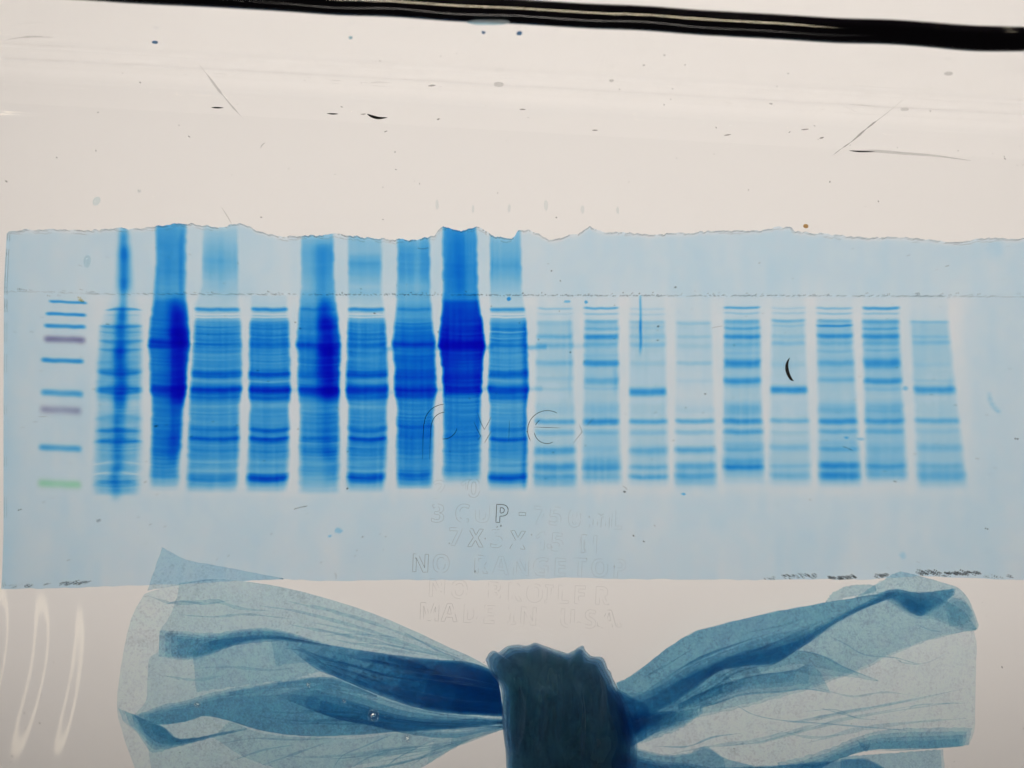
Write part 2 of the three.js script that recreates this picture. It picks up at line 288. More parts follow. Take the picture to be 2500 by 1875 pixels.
// 7
lane([[540, 973], [715, 971], [760, 968], [842, 960], [900, 966], [952, 965], [990, 972], [1200, 972]], [[540, 1048], [715, 1050], [780, 1054], [842, 1062], [900, 1062], [952, 1066], [990, 1058], [1100, 1055], [1200, 1052]],
  [[582, 0.45], [620, 0.75], [660, 0.75], [700, 0.42], [728, 0.5], [752, 0.7], [775, 0.75], [795, 1.25], [830, 1.7], [850, 1.6], [900, 1.9], [940, 1.9], [965, 2.0], [985, 1.15], [1000, 1.1], [1050, 1.4], [1100, 1.3], [1122, 0.95], [1150, 1.05], [1172, 1.05], [1184, 0.5], [1196, 0]],
  [[756, 0.45, 5, 1], [842, 0.9, 9, 1], [870, 0.1, 5, 1], [916, 0.4, 9, 1], [932, -0.25, 5, 1], [953, 1.4, 12, 1], [1040, 0.4, 7, 3], [1065, 0.5, 6, 4], [1160, 0.5, 8, 6]], [[975, 8, 1140, 1175, 0.3]], { stack: 1 });
// 8 heaviest
lane([[540, 1082], [715, 1083], [745, 1082], [800, 1078], [845, 1070], [856, 1076], [900, 1082], [1000, 1086], [1200, 1084]], [[540, 1162], [640, 1164], [715, 1166], [760, 1172], [800, 1178], [845, 1184], [870, 1178], [950, 1174], [1000, 1172], [1200, 1170]],
  [[560, 0.85], [600, 0.95], [660, 1.15], [710, 1.0], [730, 1.2], [742, 2.4], [800, 2.9], [840, 3.8], [856, 3.2], [870, 2.7], [940, 3.0], [955, 2.8], [968, 1.35], [1000, 1.25], [1060, 1.3], [1100, 1.2], [1122, 0.95], [1150, 0.9], [1164, 0.4], [1180, 0.05], [1190, 0]],
  [[846, 1.3, 10, 2], [836, 0.5, 12, 2], [952, 0.7, 8, 1], [1065, 0.2, 6, 2]], [[1090, 11, 800, 950, 0.6], [1172, 11, 780, 960, 1.0], [1168, 7, 960, 1060, 0.35], [1125, 16, 570, 715, 0.25]], { stack: 1 });
// 9
lane([[540, 1197], [715, 1197], [760, 1199], [850, 1196], [950, 1192], [990, 1198], [1200, 1194]], [[540, 1270], [715, 1274], [755, 1281], [780, 1284], [850, 1288], [950, 1290], [990, 1284], [1100, 1286], [1200, 1284]],
  [[568, 0.3], [620, 0.42], [650, 0.62], [690, 0.3], [715, 0.18], ...wideFill(1.0, 1188).slice(1)], [...wideBands(0.8, 3), [805, 0.3, 5, 2], [811, -0.45, 2, 2], [826, -0.35, 2, 2], [1164, 0.9, 10, 3], [1142, -0.1, 5, 3]], [[1281, 7, 790, 1180, 0.55]], { stack: 1, soft: 5 });
// 10 to 18: light lanes
const light = (l0, r0, l1, r1, base0, bands, end = 1188, streaks = [], base = base0 * 0.86) => lane([[715, l0], [790, l0], [1200, l1]], [[715, r0], [790, r0], [1200, r1]],
  [[722, 0.03], [780, 0.07], [786, base * 0.85], [840, base * 0.8], [930, base * 0.62], [970, base * 0.45], [990, base * 0.62], [1040, base * 0.55], [1100, base * 0.8], [1150, base], [end - 14, base], [end + 6, 0.04], [end + 16, 0]], bands.map(([y, a, h = 5]) => [y, a * 0.86, h * 0.7, 1.5]), streaks, { y0: 722, soft: 7 });
light(1312, 1397, 1303, 1405, 0.30, [[754, 0.3, 4], [767, 0.12, 4], [790, 0.1, 8], [822, 0.42, 8], [844, 0.32, 10], [887, 0.32, 10], [925, 0.12, 8], [950, 0.12, 6], [1000, 0.12, 20], [1029, 0.62, 9], [1056, 0.35, 10], [1100, 0.72, 13], [1140, 0.78, 14], [1163, 0.55, 10], [1176, 0.25, 14]], 1188, [[1391, 5, 780, 960, 0.1]]);
light(1427, 1508, 1423, 1513, 0.46, [[753, 0.75, 4], [767, 0.3, 4], [785, 0.3, 7], [803, 0.3, 5], [812, -0.12, 5], [823, 0.95, 8], [842, 0.3, 9], [868, 0.12, 6], [887, 0.9, 11], [930, 0.42, 12], [948, 0.12, 6], [1000, 0.18, 22], [1029, 0.95, 11], [1043, -0.1, 6], [1056, 0.25, 10], [1095, 0.08, 12], [1125, 0.2, 12], [1140, 0.62, 12], [1163, 0.15, 8]], 1180, [[1502, 6, 900, 950, 0.15]]);
light(1537, 1622, 1536, 1630, 0.28, [[755, 0.14, 4], [768, 0.14, 4], [788, 0.12, 6], [800, 0.08, 5], [822, 0.2, 8], [842, 0.26, 8], [888, 0.12, 10], [957, 1.0, 13], [1000, 0.06, 20], [1029, 0.66, 9], [1056, 0.24, 10], [1100, 0.45, 14], [1140, 0.4, 10], [1164, 0.55, 9]], 1182, [[1563, 2.6, 722, 800, 0.6], [1563, 3, 790, 850, 0.75]]);
light(1650, 1735, 1648, 1746, 0.22, [[790, 0.14, 6], [822, 0.16, 6], [845, 0.1, 10], [887, 0.2, 8], [930, 0.08, 8], [1000, 0.08, 16], [1028, 0.6, 9], [1055, 0.3, 9], [1098, 0.6, 12], [1138, 0.62, 13], [1162, 0.6, 14], [1178, 0.15, 10]], 1190);
light(1768, 1852, 1766, 1864, 0.46, [[752, 0.8, 4], [765, 0.25, 4], [785, 0.35, 8], [802, 0.42, 5], [822, 0.85, 8], [842, 0.25, 9], [862, 0.12, 6], [887, 0.95, 14], [930, 0.85, 11], [942, 0.1, 8], [1000, 0.35, 24], [1028, 0.9, 10], [1054, 0.55, 10], [1085, 0.15, 10], [1097, 0.3, 9], [1126, 0.35, 12], [1140, 0.95, 10], [1165, -0.15, 14]], 1176);
light(1883, 1963, 1878, 1978, 0.28, [[753, 0.16, 4], [765, 0.18, 4], [783, 0.42, 5], [796, 0.15, 4], [822, 0.16, 8], [838, 0.25, 8], [890, 0.1, 10], [952, 1.08, 12], [1027, 0.42, 9], [1056, 0.1, 9], [1093, 0.28, 12], [1138, 0.22, 10], [1160, 0.3, 12]], 1182);
light(1993, 2077, 2000, 2100, 0.46, [[753, 0.4, 4], [766, 0.32, 4], [783, 0.35, 6], [796, 0.9, 4], [821, 0.85, 8], [838, 0.25, 8], [858, 0.15, 6], [887, 0.42, 12], [905, 0.1, 8], [927, 0.32, 10], [1000, 0.3, 20], [1028, 0.92, 11], [1053, 0.42, 9], [1080, 0.12, 10], [1096, 0.4, 10], [1136, 0.85, 12], [1160, 0.85, 13]], 1184);
light(2105, 2192, 2116, 2212, 0.52, [[753, 0.92, 5], [766, 0.3, 4], [785, 0.4, 9], [803, 0.42, 5], [822, 0.75, 9], [838, 0.3, 8], [855, 0.18, 6], [887, 0.85, 17], [930, 0.75, 11], [950, 0.2, 8], [1000, 0.32, 22], [1028, 0.7, 11], [1053, 0.42, 10], [1095, 0.15, 14], [1138, 0.5, 11], [1160, 0.15, 10]], 1172);
light(2222, 2312, 2240, 2358, 0.33, [[787, 0.15, 5], [822, 0.18, 6], [837, 0.22, 8], [890, 0.08, 10], [930, 0.08, 6], [952, 0.78, 13], [1027, 0.48, 10], [1053, 0.12, 10], [1093, 0.26, 14], [1138, 0.25, 12], [1160, 0.38, 16]], 1188, [[2316, 5, 930, 960, 0.12]]);
lanes.forEach((L, n) => {
  const xs = [...L.l, ...L.r].map((p) => p[1]);
  region(Math.min(...xs) - 30, Math.max(...xs) + 30, L.y0, L.y1, (q, x, y) => {
    const l = piece(L.l, y) + (noise(y * 0.09, n * 7.3, 20) - 0.5) * 3, r = piece(L.r, y) + (noise(y * 0.09, n * 7.3, 21) - 0.5) * 3, s = L.soft * (1 + 0.6 * smooth(960, 1180, y));
    const w = smooth(l - s, l + s, x) * (1 - smooth(r - s, r + s, x));
    const u = clamp((x - (l + r) / 2) / ((r - l) / 2), -1.2, 1.2);
    let a = piece(L.fill, y);
    for (const [by, amt, hh, sm] of L.bands) { const d = (y - by + sm * (u * u - 0.4) + (noise(x * 0.06, by, 22) - 0.5) * 1.6) / (hh * (1 - L.feather * Math.min(1, Math.abs(u)))); if (d * d < 9) a += amt * Math.exp(-d * d); }
    a *= w;
    for (const [sx, sw, y0, y1, amt] of L.streaks) { const d = (x - sx - (noise(y * 0.03, sx, 23) - 0.5) * 4) / sw, f = smooth(y0 - 22, y0 + 18, y) * (1 - smooth(y1 - 14, y1 + 26, y)); if (d * d < 6) a += amt * Math.exp(-d * d) * f * (n ? smooth(l - s, l + s, x) * (1 - smooth(r - s, r + s, x)) : 1); }
    if (a <= 0) return;
    if (L.stack && y < 715) a *= 0.85 + 0.3 * noise(x * 0.05, n, 24);
    a *= (n < 9 ? 0.86 : 0.76) * (1 + 0.2 * (noise(x * 0.13, y * 0.006, 25) - 0.5) + 0.10 * (noise(x * 0.35, y * 0.01, 29) - 0.5) + (n < 9 && y > 780 ? 0.34 : 0.12) * (noise(x * 0.006 + n * 9, (y + 3 * u * u) * 0.24, 26) - 0.5) + 0.07 * (fbm(x * 0.05, y * 0.05, 37) - 0.5));
    A[q] += a;
  });
});
// faint bridges between heavy lanes where the big band leaked
for (const [x0, x1, y, amt] of [[940, 965, 851, 0.25], [1060, 1078, 850, 0.3], [1180, 1200, 848, 0.3], [1285, 1330, 847, 0.32], [700, 735, 952, 0.12], [942, 968, 957, 0.12], [1064, 1084, 951, 0.15], [1172, 1196, 949, 0.18], [1288, 1320, 949, 0.15], [1397, 1427, 844, 0.1]])
  region(x0 - 8, x1 + 8, y - 20, y + 20, (q, x, yy) => { const d = (yy - y - (x1 - x) * 0.05) / 6; A[q] += amt * Math.exp(-d * d) * smooth(x0 - 8, x0, x) * (1 - smooth(x1, x1 + 8, x)); });
// marker lane
for (const [x0, x1, y, hh, amt, kind] of [[125, 212, 738, 3, 0.75, 0], [117, 210, 768, 3.6, 0.85, 0], [113, 209, 797, 4.6, 0.75, 0], [113, 208, 829, 7.5, 0.85, 1], [106, 204, 881, 5.2, 0.75, 0], [105, 203, 960, 7.5, 0.52, 0], [103, 199, 1001, 9.5, 0.48, 1], [100, 199, 1094, 7.5, 0.5, 0], [98, 198, 1181, 9, 0.5, 2]])
  region(x0 - 25, x1 + 25, y - 34, y + 34, (q, x, yy) => {
    const u = (x - (x0 + x1) / 2) / ((x1 - x0) / 2), d = (yy - y - u * 2 + (noise(x * 0.06, y, 27) - 0.5) * 1.5) / hh, s = 4 + hh * 0.55;
    const a = amt * Math.exp(-d * d) * smooth(x0 - s, x0 + s, x) * (1 - smooth(x1 - s, x1 + s, x)) * (0.9 + 0.25 * Math.abs(u));
    (kind === 0 ? A : kind === 1 ? PUR : GRN)[q] += a;
  });
// dye stains
for (const [x, y, rx, ry, amt] of [[828, 1295, 8, 7, 0.2], [806, 1308, 4, 3, 0.25], [1668, 1206, 5, 3, 0.45], [2413, 968, 5, 10, 0.10], [2416, 980, 5, 10, 0.09], [2421, 991, 5, 9, 0.1], [2428, 999, 6, 6, 0.1], [2434, 1004, 6, 5, 0.12], [1242, 731, 4, 4, 0.8], [1385, 737, 7, 3, 0.35], [1431, 738, 4, 3, 0.5], [2202, 1355, 7, 9, 0.12], [2425, 610, 18, 22, 0.05], [2064, 1068, 5, 3, 0.4], [2100, 1072, 8, 4, 0.2], [2208, 948, 5, 5, 0.3]])
  region(x - 40, x + 40, y - 40, y + 40, (q, px, py) => { const w = 1 + 0.6 * (noise(px * 0.2, py * 0.2, 28) - 0.5), d = Math.hypot((px - x) / rx, (py - y) / ry) * w; A[q] += amt * (1 - smooth(0.6, 1.4, d)); });
// dust specks; the dots along torn edge and seam paint edge refraction
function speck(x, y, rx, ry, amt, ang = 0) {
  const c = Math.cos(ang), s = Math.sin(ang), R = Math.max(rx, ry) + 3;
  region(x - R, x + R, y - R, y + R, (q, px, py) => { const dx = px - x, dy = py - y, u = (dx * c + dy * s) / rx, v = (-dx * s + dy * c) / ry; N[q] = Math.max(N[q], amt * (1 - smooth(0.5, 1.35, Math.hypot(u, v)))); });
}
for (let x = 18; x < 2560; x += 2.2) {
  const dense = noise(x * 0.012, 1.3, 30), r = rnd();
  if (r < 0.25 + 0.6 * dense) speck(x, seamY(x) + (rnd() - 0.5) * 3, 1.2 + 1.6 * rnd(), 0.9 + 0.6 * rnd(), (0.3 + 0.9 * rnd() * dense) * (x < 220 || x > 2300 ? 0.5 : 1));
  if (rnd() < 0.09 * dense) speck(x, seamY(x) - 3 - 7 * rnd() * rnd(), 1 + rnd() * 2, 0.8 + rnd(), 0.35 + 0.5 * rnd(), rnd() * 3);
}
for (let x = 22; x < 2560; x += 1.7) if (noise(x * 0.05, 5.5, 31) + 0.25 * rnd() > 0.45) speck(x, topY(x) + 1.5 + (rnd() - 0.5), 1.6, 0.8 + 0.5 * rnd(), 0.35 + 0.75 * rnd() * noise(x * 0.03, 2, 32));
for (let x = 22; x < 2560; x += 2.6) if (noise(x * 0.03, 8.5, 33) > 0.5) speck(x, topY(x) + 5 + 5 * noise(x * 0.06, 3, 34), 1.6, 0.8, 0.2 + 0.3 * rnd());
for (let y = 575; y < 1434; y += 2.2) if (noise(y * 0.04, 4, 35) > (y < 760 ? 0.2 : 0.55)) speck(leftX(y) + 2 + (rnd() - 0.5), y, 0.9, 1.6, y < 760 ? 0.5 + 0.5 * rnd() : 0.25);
for (let i = 0; i < 190; i++) { const x = 30 + rnd() * 2480, y = 600 + rnd() * 790; speck(x, y, 0.8 + 1.6 * rnd() * rnd(), 0.8 + rnd() * rnd(), 0.3 + 0.7 * rnd(), rnd() * 3); }
for (const [x, y, r, n] of [[51, 1244, 2.2, 1.1], [243, 1270, 3.4, 0.8], [2406, 1290, 2, 1.4], [2479, 1071, 2.6, 1.2], [1524, 1200, 3, 1.1], [849, 1192, 2, 1.2], [1546, 1307, 1.8, 1.2], [1571, 1321, 1.8, 1.2], [1223, 1283, 2, 1], [2183, 1175, 2, 0.9], [1606, 797, 2.4, 1.2], [1605, 831, 2, 0.9], [915, 765, 2.4, 1], [1392, 860, 1.7, 1.2], [265, 792, 1.8, 1], [1648, 702, 3, 0.8], [1346, 662, 2, 0.9], [2310, 650, 2, 1], [383, 1040, 3.4, 1], [1160, 1394, 2, 1]]) speck(x, y, r, r * (0.7 + 0.4 * rnd()), n);
const hair = (pts, amt, w = 0.9) => { const c = spline(pts), n = Math.ceil(c.getLength() / 1.2); for (let i = 0; i <= n; i++) { const p = c.getPoint(i / n); speck(p.x, p.y, w, w, amt * (0.6 + 0.6 * noise(i * 0.2, pts[0][0], 36))); } };
hair([[720, 1242], [735, 1238], [750, 1235]], 0.75); hair([[2058, 1090], [2068, 1094], [2078, 1099]], 0.7); hair([[1738, 801], [1750, 798], [1762, 796]], 0.3); hair([[100, 1016], [106, 1018], [114, 1016]], 0.35); hair([[1021, 607], [1032, 608], [1046, 606]], 0.6); hair([[224, 715], [228, 712], [232, 714]], 0.6); hair([[1520, 1186], [1526, 1190], [1530, 1194]], 0.4); hair([[818, 1398], [822, 1405], [821, 1412]], 0.35);
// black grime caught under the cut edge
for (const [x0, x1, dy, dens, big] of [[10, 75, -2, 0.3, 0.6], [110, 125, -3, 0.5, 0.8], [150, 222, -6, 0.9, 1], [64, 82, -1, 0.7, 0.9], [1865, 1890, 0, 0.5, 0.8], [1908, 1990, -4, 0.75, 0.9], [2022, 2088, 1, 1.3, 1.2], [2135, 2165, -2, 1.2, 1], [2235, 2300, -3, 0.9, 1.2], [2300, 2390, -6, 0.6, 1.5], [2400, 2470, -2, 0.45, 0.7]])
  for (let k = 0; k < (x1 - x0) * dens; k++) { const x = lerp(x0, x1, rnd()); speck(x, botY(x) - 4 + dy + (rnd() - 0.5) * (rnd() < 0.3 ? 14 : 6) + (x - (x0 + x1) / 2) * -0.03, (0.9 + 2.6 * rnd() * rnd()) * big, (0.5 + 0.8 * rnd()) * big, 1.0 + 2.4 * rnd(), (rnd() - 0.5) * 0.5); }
// a rust coloured crumb
const RUST = new Float32Array(TW * TH);
for (const [x, y, r] of [[199, 733, 3.6], [203, 736, 2.6], [196, 727, 2]]) region(x - 9, x + 9, y - 9, y + 9, (q, px, py) => { RUST[q] = Math.max(RUST[q], 1 - smooth(0.5, 1.3, Math.hypot(px - x, py - y) / r)); });

const gelMap = (() => {
  const d = new Uint8Array(TW * TH * 4);
  for (let j = 0; j < TH; j++) for (let i = 0; i < TW; i++) {
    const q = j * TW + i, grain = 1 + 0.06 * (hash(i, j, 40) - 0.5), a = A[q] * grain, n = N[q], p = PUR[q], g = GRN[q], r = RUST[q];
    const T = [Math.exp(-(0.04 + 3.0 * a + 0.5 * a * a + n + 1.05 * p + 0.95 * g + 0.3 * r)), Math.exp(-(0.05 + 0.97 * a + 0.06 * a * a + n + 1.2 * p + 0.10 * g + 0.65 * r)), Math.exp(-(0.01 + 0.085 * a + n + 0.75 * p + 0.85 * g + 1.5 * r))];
    const o = ((TH - 1 - j) * TW + i) * 4;
    for (let c = 0; c < 3; c++) d[o + c] = sRGB(Math.sqrt(T[c]));   // each of the two faces takes half of the dye
    d[o + 3] = 255;
  }
  const t = new THREE.DataTexture(d, TW, TH); t.colorSpace = THREE.SRGBColorSpace; t.magFilter = THREE.LinearFilter; t.needsUpdate = true; return t;
})();
const gelMat = new THREE.MeshPhysicalMaterial({ color: 0xffffff, map: gelMap, transmission: 1, thickness: 0, roughness: 0.04, ior: 1.12 });
const GT = 0.0009;                         // gel thickness
const gUV = (px, py) => [(px - GX0) / (GX1 - GX0), 1 - (py - GY0) / (GY1 - GY0)];
// a piece of the slab between two side curves and two edge curves; walls on chosen sides
function slab(xl, xr, yt, yb, nu, nv, walls) {
  const pos = [], uv = [], idx = [];
  const P = (u, v) => { const y0 = yt((xl(600) + xr(600)) / 2); let py = lerp(y0, yb((xl(1200) + xr(1200)) / 2), v); let px = lerp(xl(py), xr(py), u); py = lerp(yt(px), yb(px), v); px = lerp(xl(py), xr(py), u); return [px, py]; };
  const put = (px, py, y) => { pos.push(X(px), y, Z(py)); uv.push(...gUV(px, py)); };
  for (const y of [GT, 0]) { const o = pos.length / 3; for (let i = 0; i <= nu; i++) for (let j = 0; j <= nv; j++) put(...P(i / nu, j / nv), y); idx.push(...grid(nu, nv, o, y === 0)); }
  for (const w of walls) {
    const n = w === 't' || w === 'b' ? nu : nv, o = pos.length / 3;
    for (let i = 0; i <= n; i++) for (const y of [GT, 0]) put(...(w === 't' ? P(i / n, 0) : w === 'b' ? P(i / n, 1) : w === 'l' ? P(0, i / n) : P(1, i / n)), y);
    idx.push(...grid(n, 1, o, w === 't' || w === 'r'));
  }
  return geometry(pos, idx, uv);
}
{
  const gel = thing('protein_gel', 'pale blue torn gel slab with rows of blue stained bands', 'gel');
  const bounds = [], C = (x0, x1) => (y) => lerp(x0, x1, clamp((y - 720) / 480, -0.4, 1.5));
  // cell borders run down the clear gaps between the lanes
  const b = [[leftX], [C(226, 220)], [C(358, 354)], [C(470, 452)], [C(600, 592)], [C(718, 716)], [C(842, 840)], [C(957, 955)], [C(1070, 1069)], [C(1187, 1182)], [C(1298, 1295)], [C(1412, 1414)], [C(1522, 1525)], [C(1636, 1640)], [C(1752, 1756)], [C(1868, 1871)], [C(1978, 1989)], [C(2091, 2108)], [C(2207, 2226)], [C(2322, 2366)], [() => 2570]].map((q) => q[0]);
  const laneEnd = () => 1212;
  const stacking = new THREE.Group(); stacking.name = 'stacking_layer'; gel.add(stacking);
  // plain parts of the two layers and the stained columns in them
  const joined = (list) => mergeGeometries(list);
  const stainedTop = new Set([1, 2, 3, 5, 6, 7, 8, 9]);
  let plain = [];
  const flush = () => { if (plain.length) mesh('clear_gel', joined(plain), gelMat, stacking); plain = []; };
  for (let i = 0; i < 20; i++) {
    const n = Math.max(6, Math.round((b[i + 1](600) - b[i](600)) / 3));
    const walls = ['t']; if (i === 0) walls.push('l'); if (i === 19) walls.push('r');
    const g = slab(b[i], b[i + 1], topY, seamY, n, 8, walls);
    if (stainedTop.has(i)) { flush(); mesh('stained_smear', g, gelMat, stacking); } else plain.push(g);
  }
  flush();
  const rest = [];
  const lanesG = [];
  for (let i = 0; i < 20; i++) {
    const n = Math.max(6, Math.round((b[i + 1](900) - b[i](900)) / 6));
    const w = []; if (i === 0) w.push('l'); if (i === 19) w.push('r');
    const g = slab(b[i], b[i + 1], seamY, laneEnd, n, 20, w);
    if (i < 19) lanesG.push([i === 0 ? 'marker_lane' : 'protein_lane', g]); else rest.push(g);
    rest.push(slab(b[i], b[i + 1], laneEnd, botY, n, 10, [...w, 'b']));
  }
  const resolving = mesh('resolving_layer', joined(rest), gelMat, gel);
  for (const [name, g] of lanesG) mesh(name, g, gelMat, resolving);
}

// ---------------------------------------------------------------- blue stained tissue, tied in a knot
const paperTex = (() => {
  const S = 512, d = new Uint8Array(S * S * 4);
  for (let j = 0; j < S; j++) for (let i = 0; i < S; i++) {
    const per = (f, k) => { const x = i / S * f, y = j / S * f; const a = noise(x, y, k), b2 = noise(x - f, y, k), c = noise(x, y - f, k), e = noise(x - f, y - f, k), u = i / S, v = j / S; return lerp(lerp(a, b2, u), lerp(c, e, u), v); };
    const f = 1.12 - 0.13 * per(110, 50) - 0.08 * per(38, 51) - 0.06 * per(10, 52);
    const o = (j * S + i) * 4, v = 255 * clamp(f, 0, 1);
    d[o] = v * (0.985 - 0.03 * per(14, 53)); d[o + 1] = v; d[o + 2] = Math.min(255, v * 1.02); d[o + 3] = 255;
  }
  const t = new THREE.DataTexture(d, S, S); t.wrapS = t.wrapT = THREE.RepeatWrapping; t.repeat.set(1 / 0.022, 1 / 0.022); t.colorSpace = THREE.SRGBColorSpace; t.magFilter = THREE.LinearFilter; t.needsUpdate = true; return t;
})();
const dyed = (r, g, b, rough = 0.3) => new THREE.MeshPhysicalMaterial({ color: new THREE.Color().setRGB(Math.exp(-r), Math.exp(-g), Math.exp(-b)), map: paperTex, transmission: 1, thickness: 0, roughness: rough, ior: 1.16, specularIntensity: 0.3, side: THREE.DoubleSide });
const plies = {};
const ply = (k) => plies[k] ??= dyed(...{ pale: [0.14, 0.066, 0.036], thin: [0.26, 0.12, 0.06], soft: [0.23, 0.10, 0.042], mid: [0.42, 0.195, 0.085], deep: [0.58, 0.30, 0.14], outer: [0.34, 0.20, 0.105, 0.4], wad: [0.14, 0.17, 0.205, 0.5] }[k]);
const tissue = thing('knotted_tissue', 'blue stained translucent paper tissue tied in a dark knot', 'tissue');
let layer = 0;
// a length of cloth between an upper and a lower line, domed a little, with small wrinkles running along it
function cloth(name, upper, lower, kind, { y0 = 0.0012, lift = 0.0012, wr = 0.00025, nu = 60, nv = 14, k = layer, ragged = 0, start = null, t0 = 0, t1 = 1, s0 = 0, s1 = 1 } = {}) {
  const cu = spline(upper), cl = spline(lower), cs = start && spline(start), pos = [], uv = [], e0 = cs && cs.getPoint(0), e1 = cs && cs.getPoint(1);
  for (let i = 0; i <= nu; i++) { const s = lerp(s0, s1, i / nu), p = cu.getPoint(s), q = cl.getPoint(s);
    for (let j = 0; j <= nv; j++) { const t = lerp(t0, t1, j / nv), e = Math.sin(Math.PI * t);
      const rg = ragged * (noise(s * 60 + t * 40, t * 29, 60 + k) - 0.5) * (j === 0 || j === nv || i === 0 || i === nu ? 1 : 0.2);
      let px = lerp(p.x, q.x, t) + rg, py = lerp(p.y, q.y, t) + rg;
      if (cs) { const c = cs.getPoint(t), w = Math.pow(1 - s, 3); px += (c.x - lerp(e0.x, e1.x, t)) * w; py += (c.y - lerp(e0.y, e1.y, t)) * w; }
      const h = y0 + lift * e * Math.sin(Math.PI * clamp(s, 0.06, 0.94)) + wr * (fbm(s * 7, t * 16 + 4 * s, 61 + k) - 0.4) * 2 * Math.min(1, 4 * e + 0.15);
      const v = at(px, py, Math.max(h, 0.00012)); pos.push(v.x, v.y, v.z); uv.push(v.x * Math.cos(k) - v.z * Math.sin(k) + k * 0.0137, v.x * Math.sin(k) + v.z * Math.cos(k) + k * 0.0071); } }
  return mesh(name, geometry(pos, grid(nu, nv), uv), ply(kind), tissue);
}
// a pleat: sheets that roll over one another, so that its edge is crisp on one side and thins out on the other; fade = [upper, lower, start, end] as shares
function fold(u, l, kind, n = 2, fade = [0, 0, 0, 0], o = {}) {
  for (let i = 0; i < n; i++) { const f = n > 1 ? i / (n - 1) : 0; layer++;
    cloth('paper_fold', u, l, kind, { y0: 0.0016 + 0.00004 * layer, t0: fade[0] * f, t1: 1 - fade[1] * f, s0: fade[2] * f, s1: 1 - fade[3] * f, ragged: 3.5, ...o }); }
}
const crease = (pts, w, kind = 'mid') => {      // a narrow doubled pleat that thins out at both ends
  const c = spline(pts), n = 40, up = [], lo = [];
  for (let i = 0; i <= n; i++) { const p = c.getPoint(i / n), t = c.getTangent(i / n), f = w * Math.pow(Math.sin(Math.PI * clamp(i / n, 0.03, 0.97)), 0.8) * (0.45 + 1.1 * noise(i * 0.35, pts[0][0] * 0.1, 62)); up.push([p.x + t.y * f * 0.5, p.y - t.x * f * 0.5]); lo.push([p.x - t.y * f * 0.5, p.y + t.x * f * 0.5]); }
  layer++;
  return cloth('crease', up, lo, kind, { y0: 0.0017 + 0.00004 * layer, lift: 0.0004, wr: 0, nu: 60, nv: 2 });
};
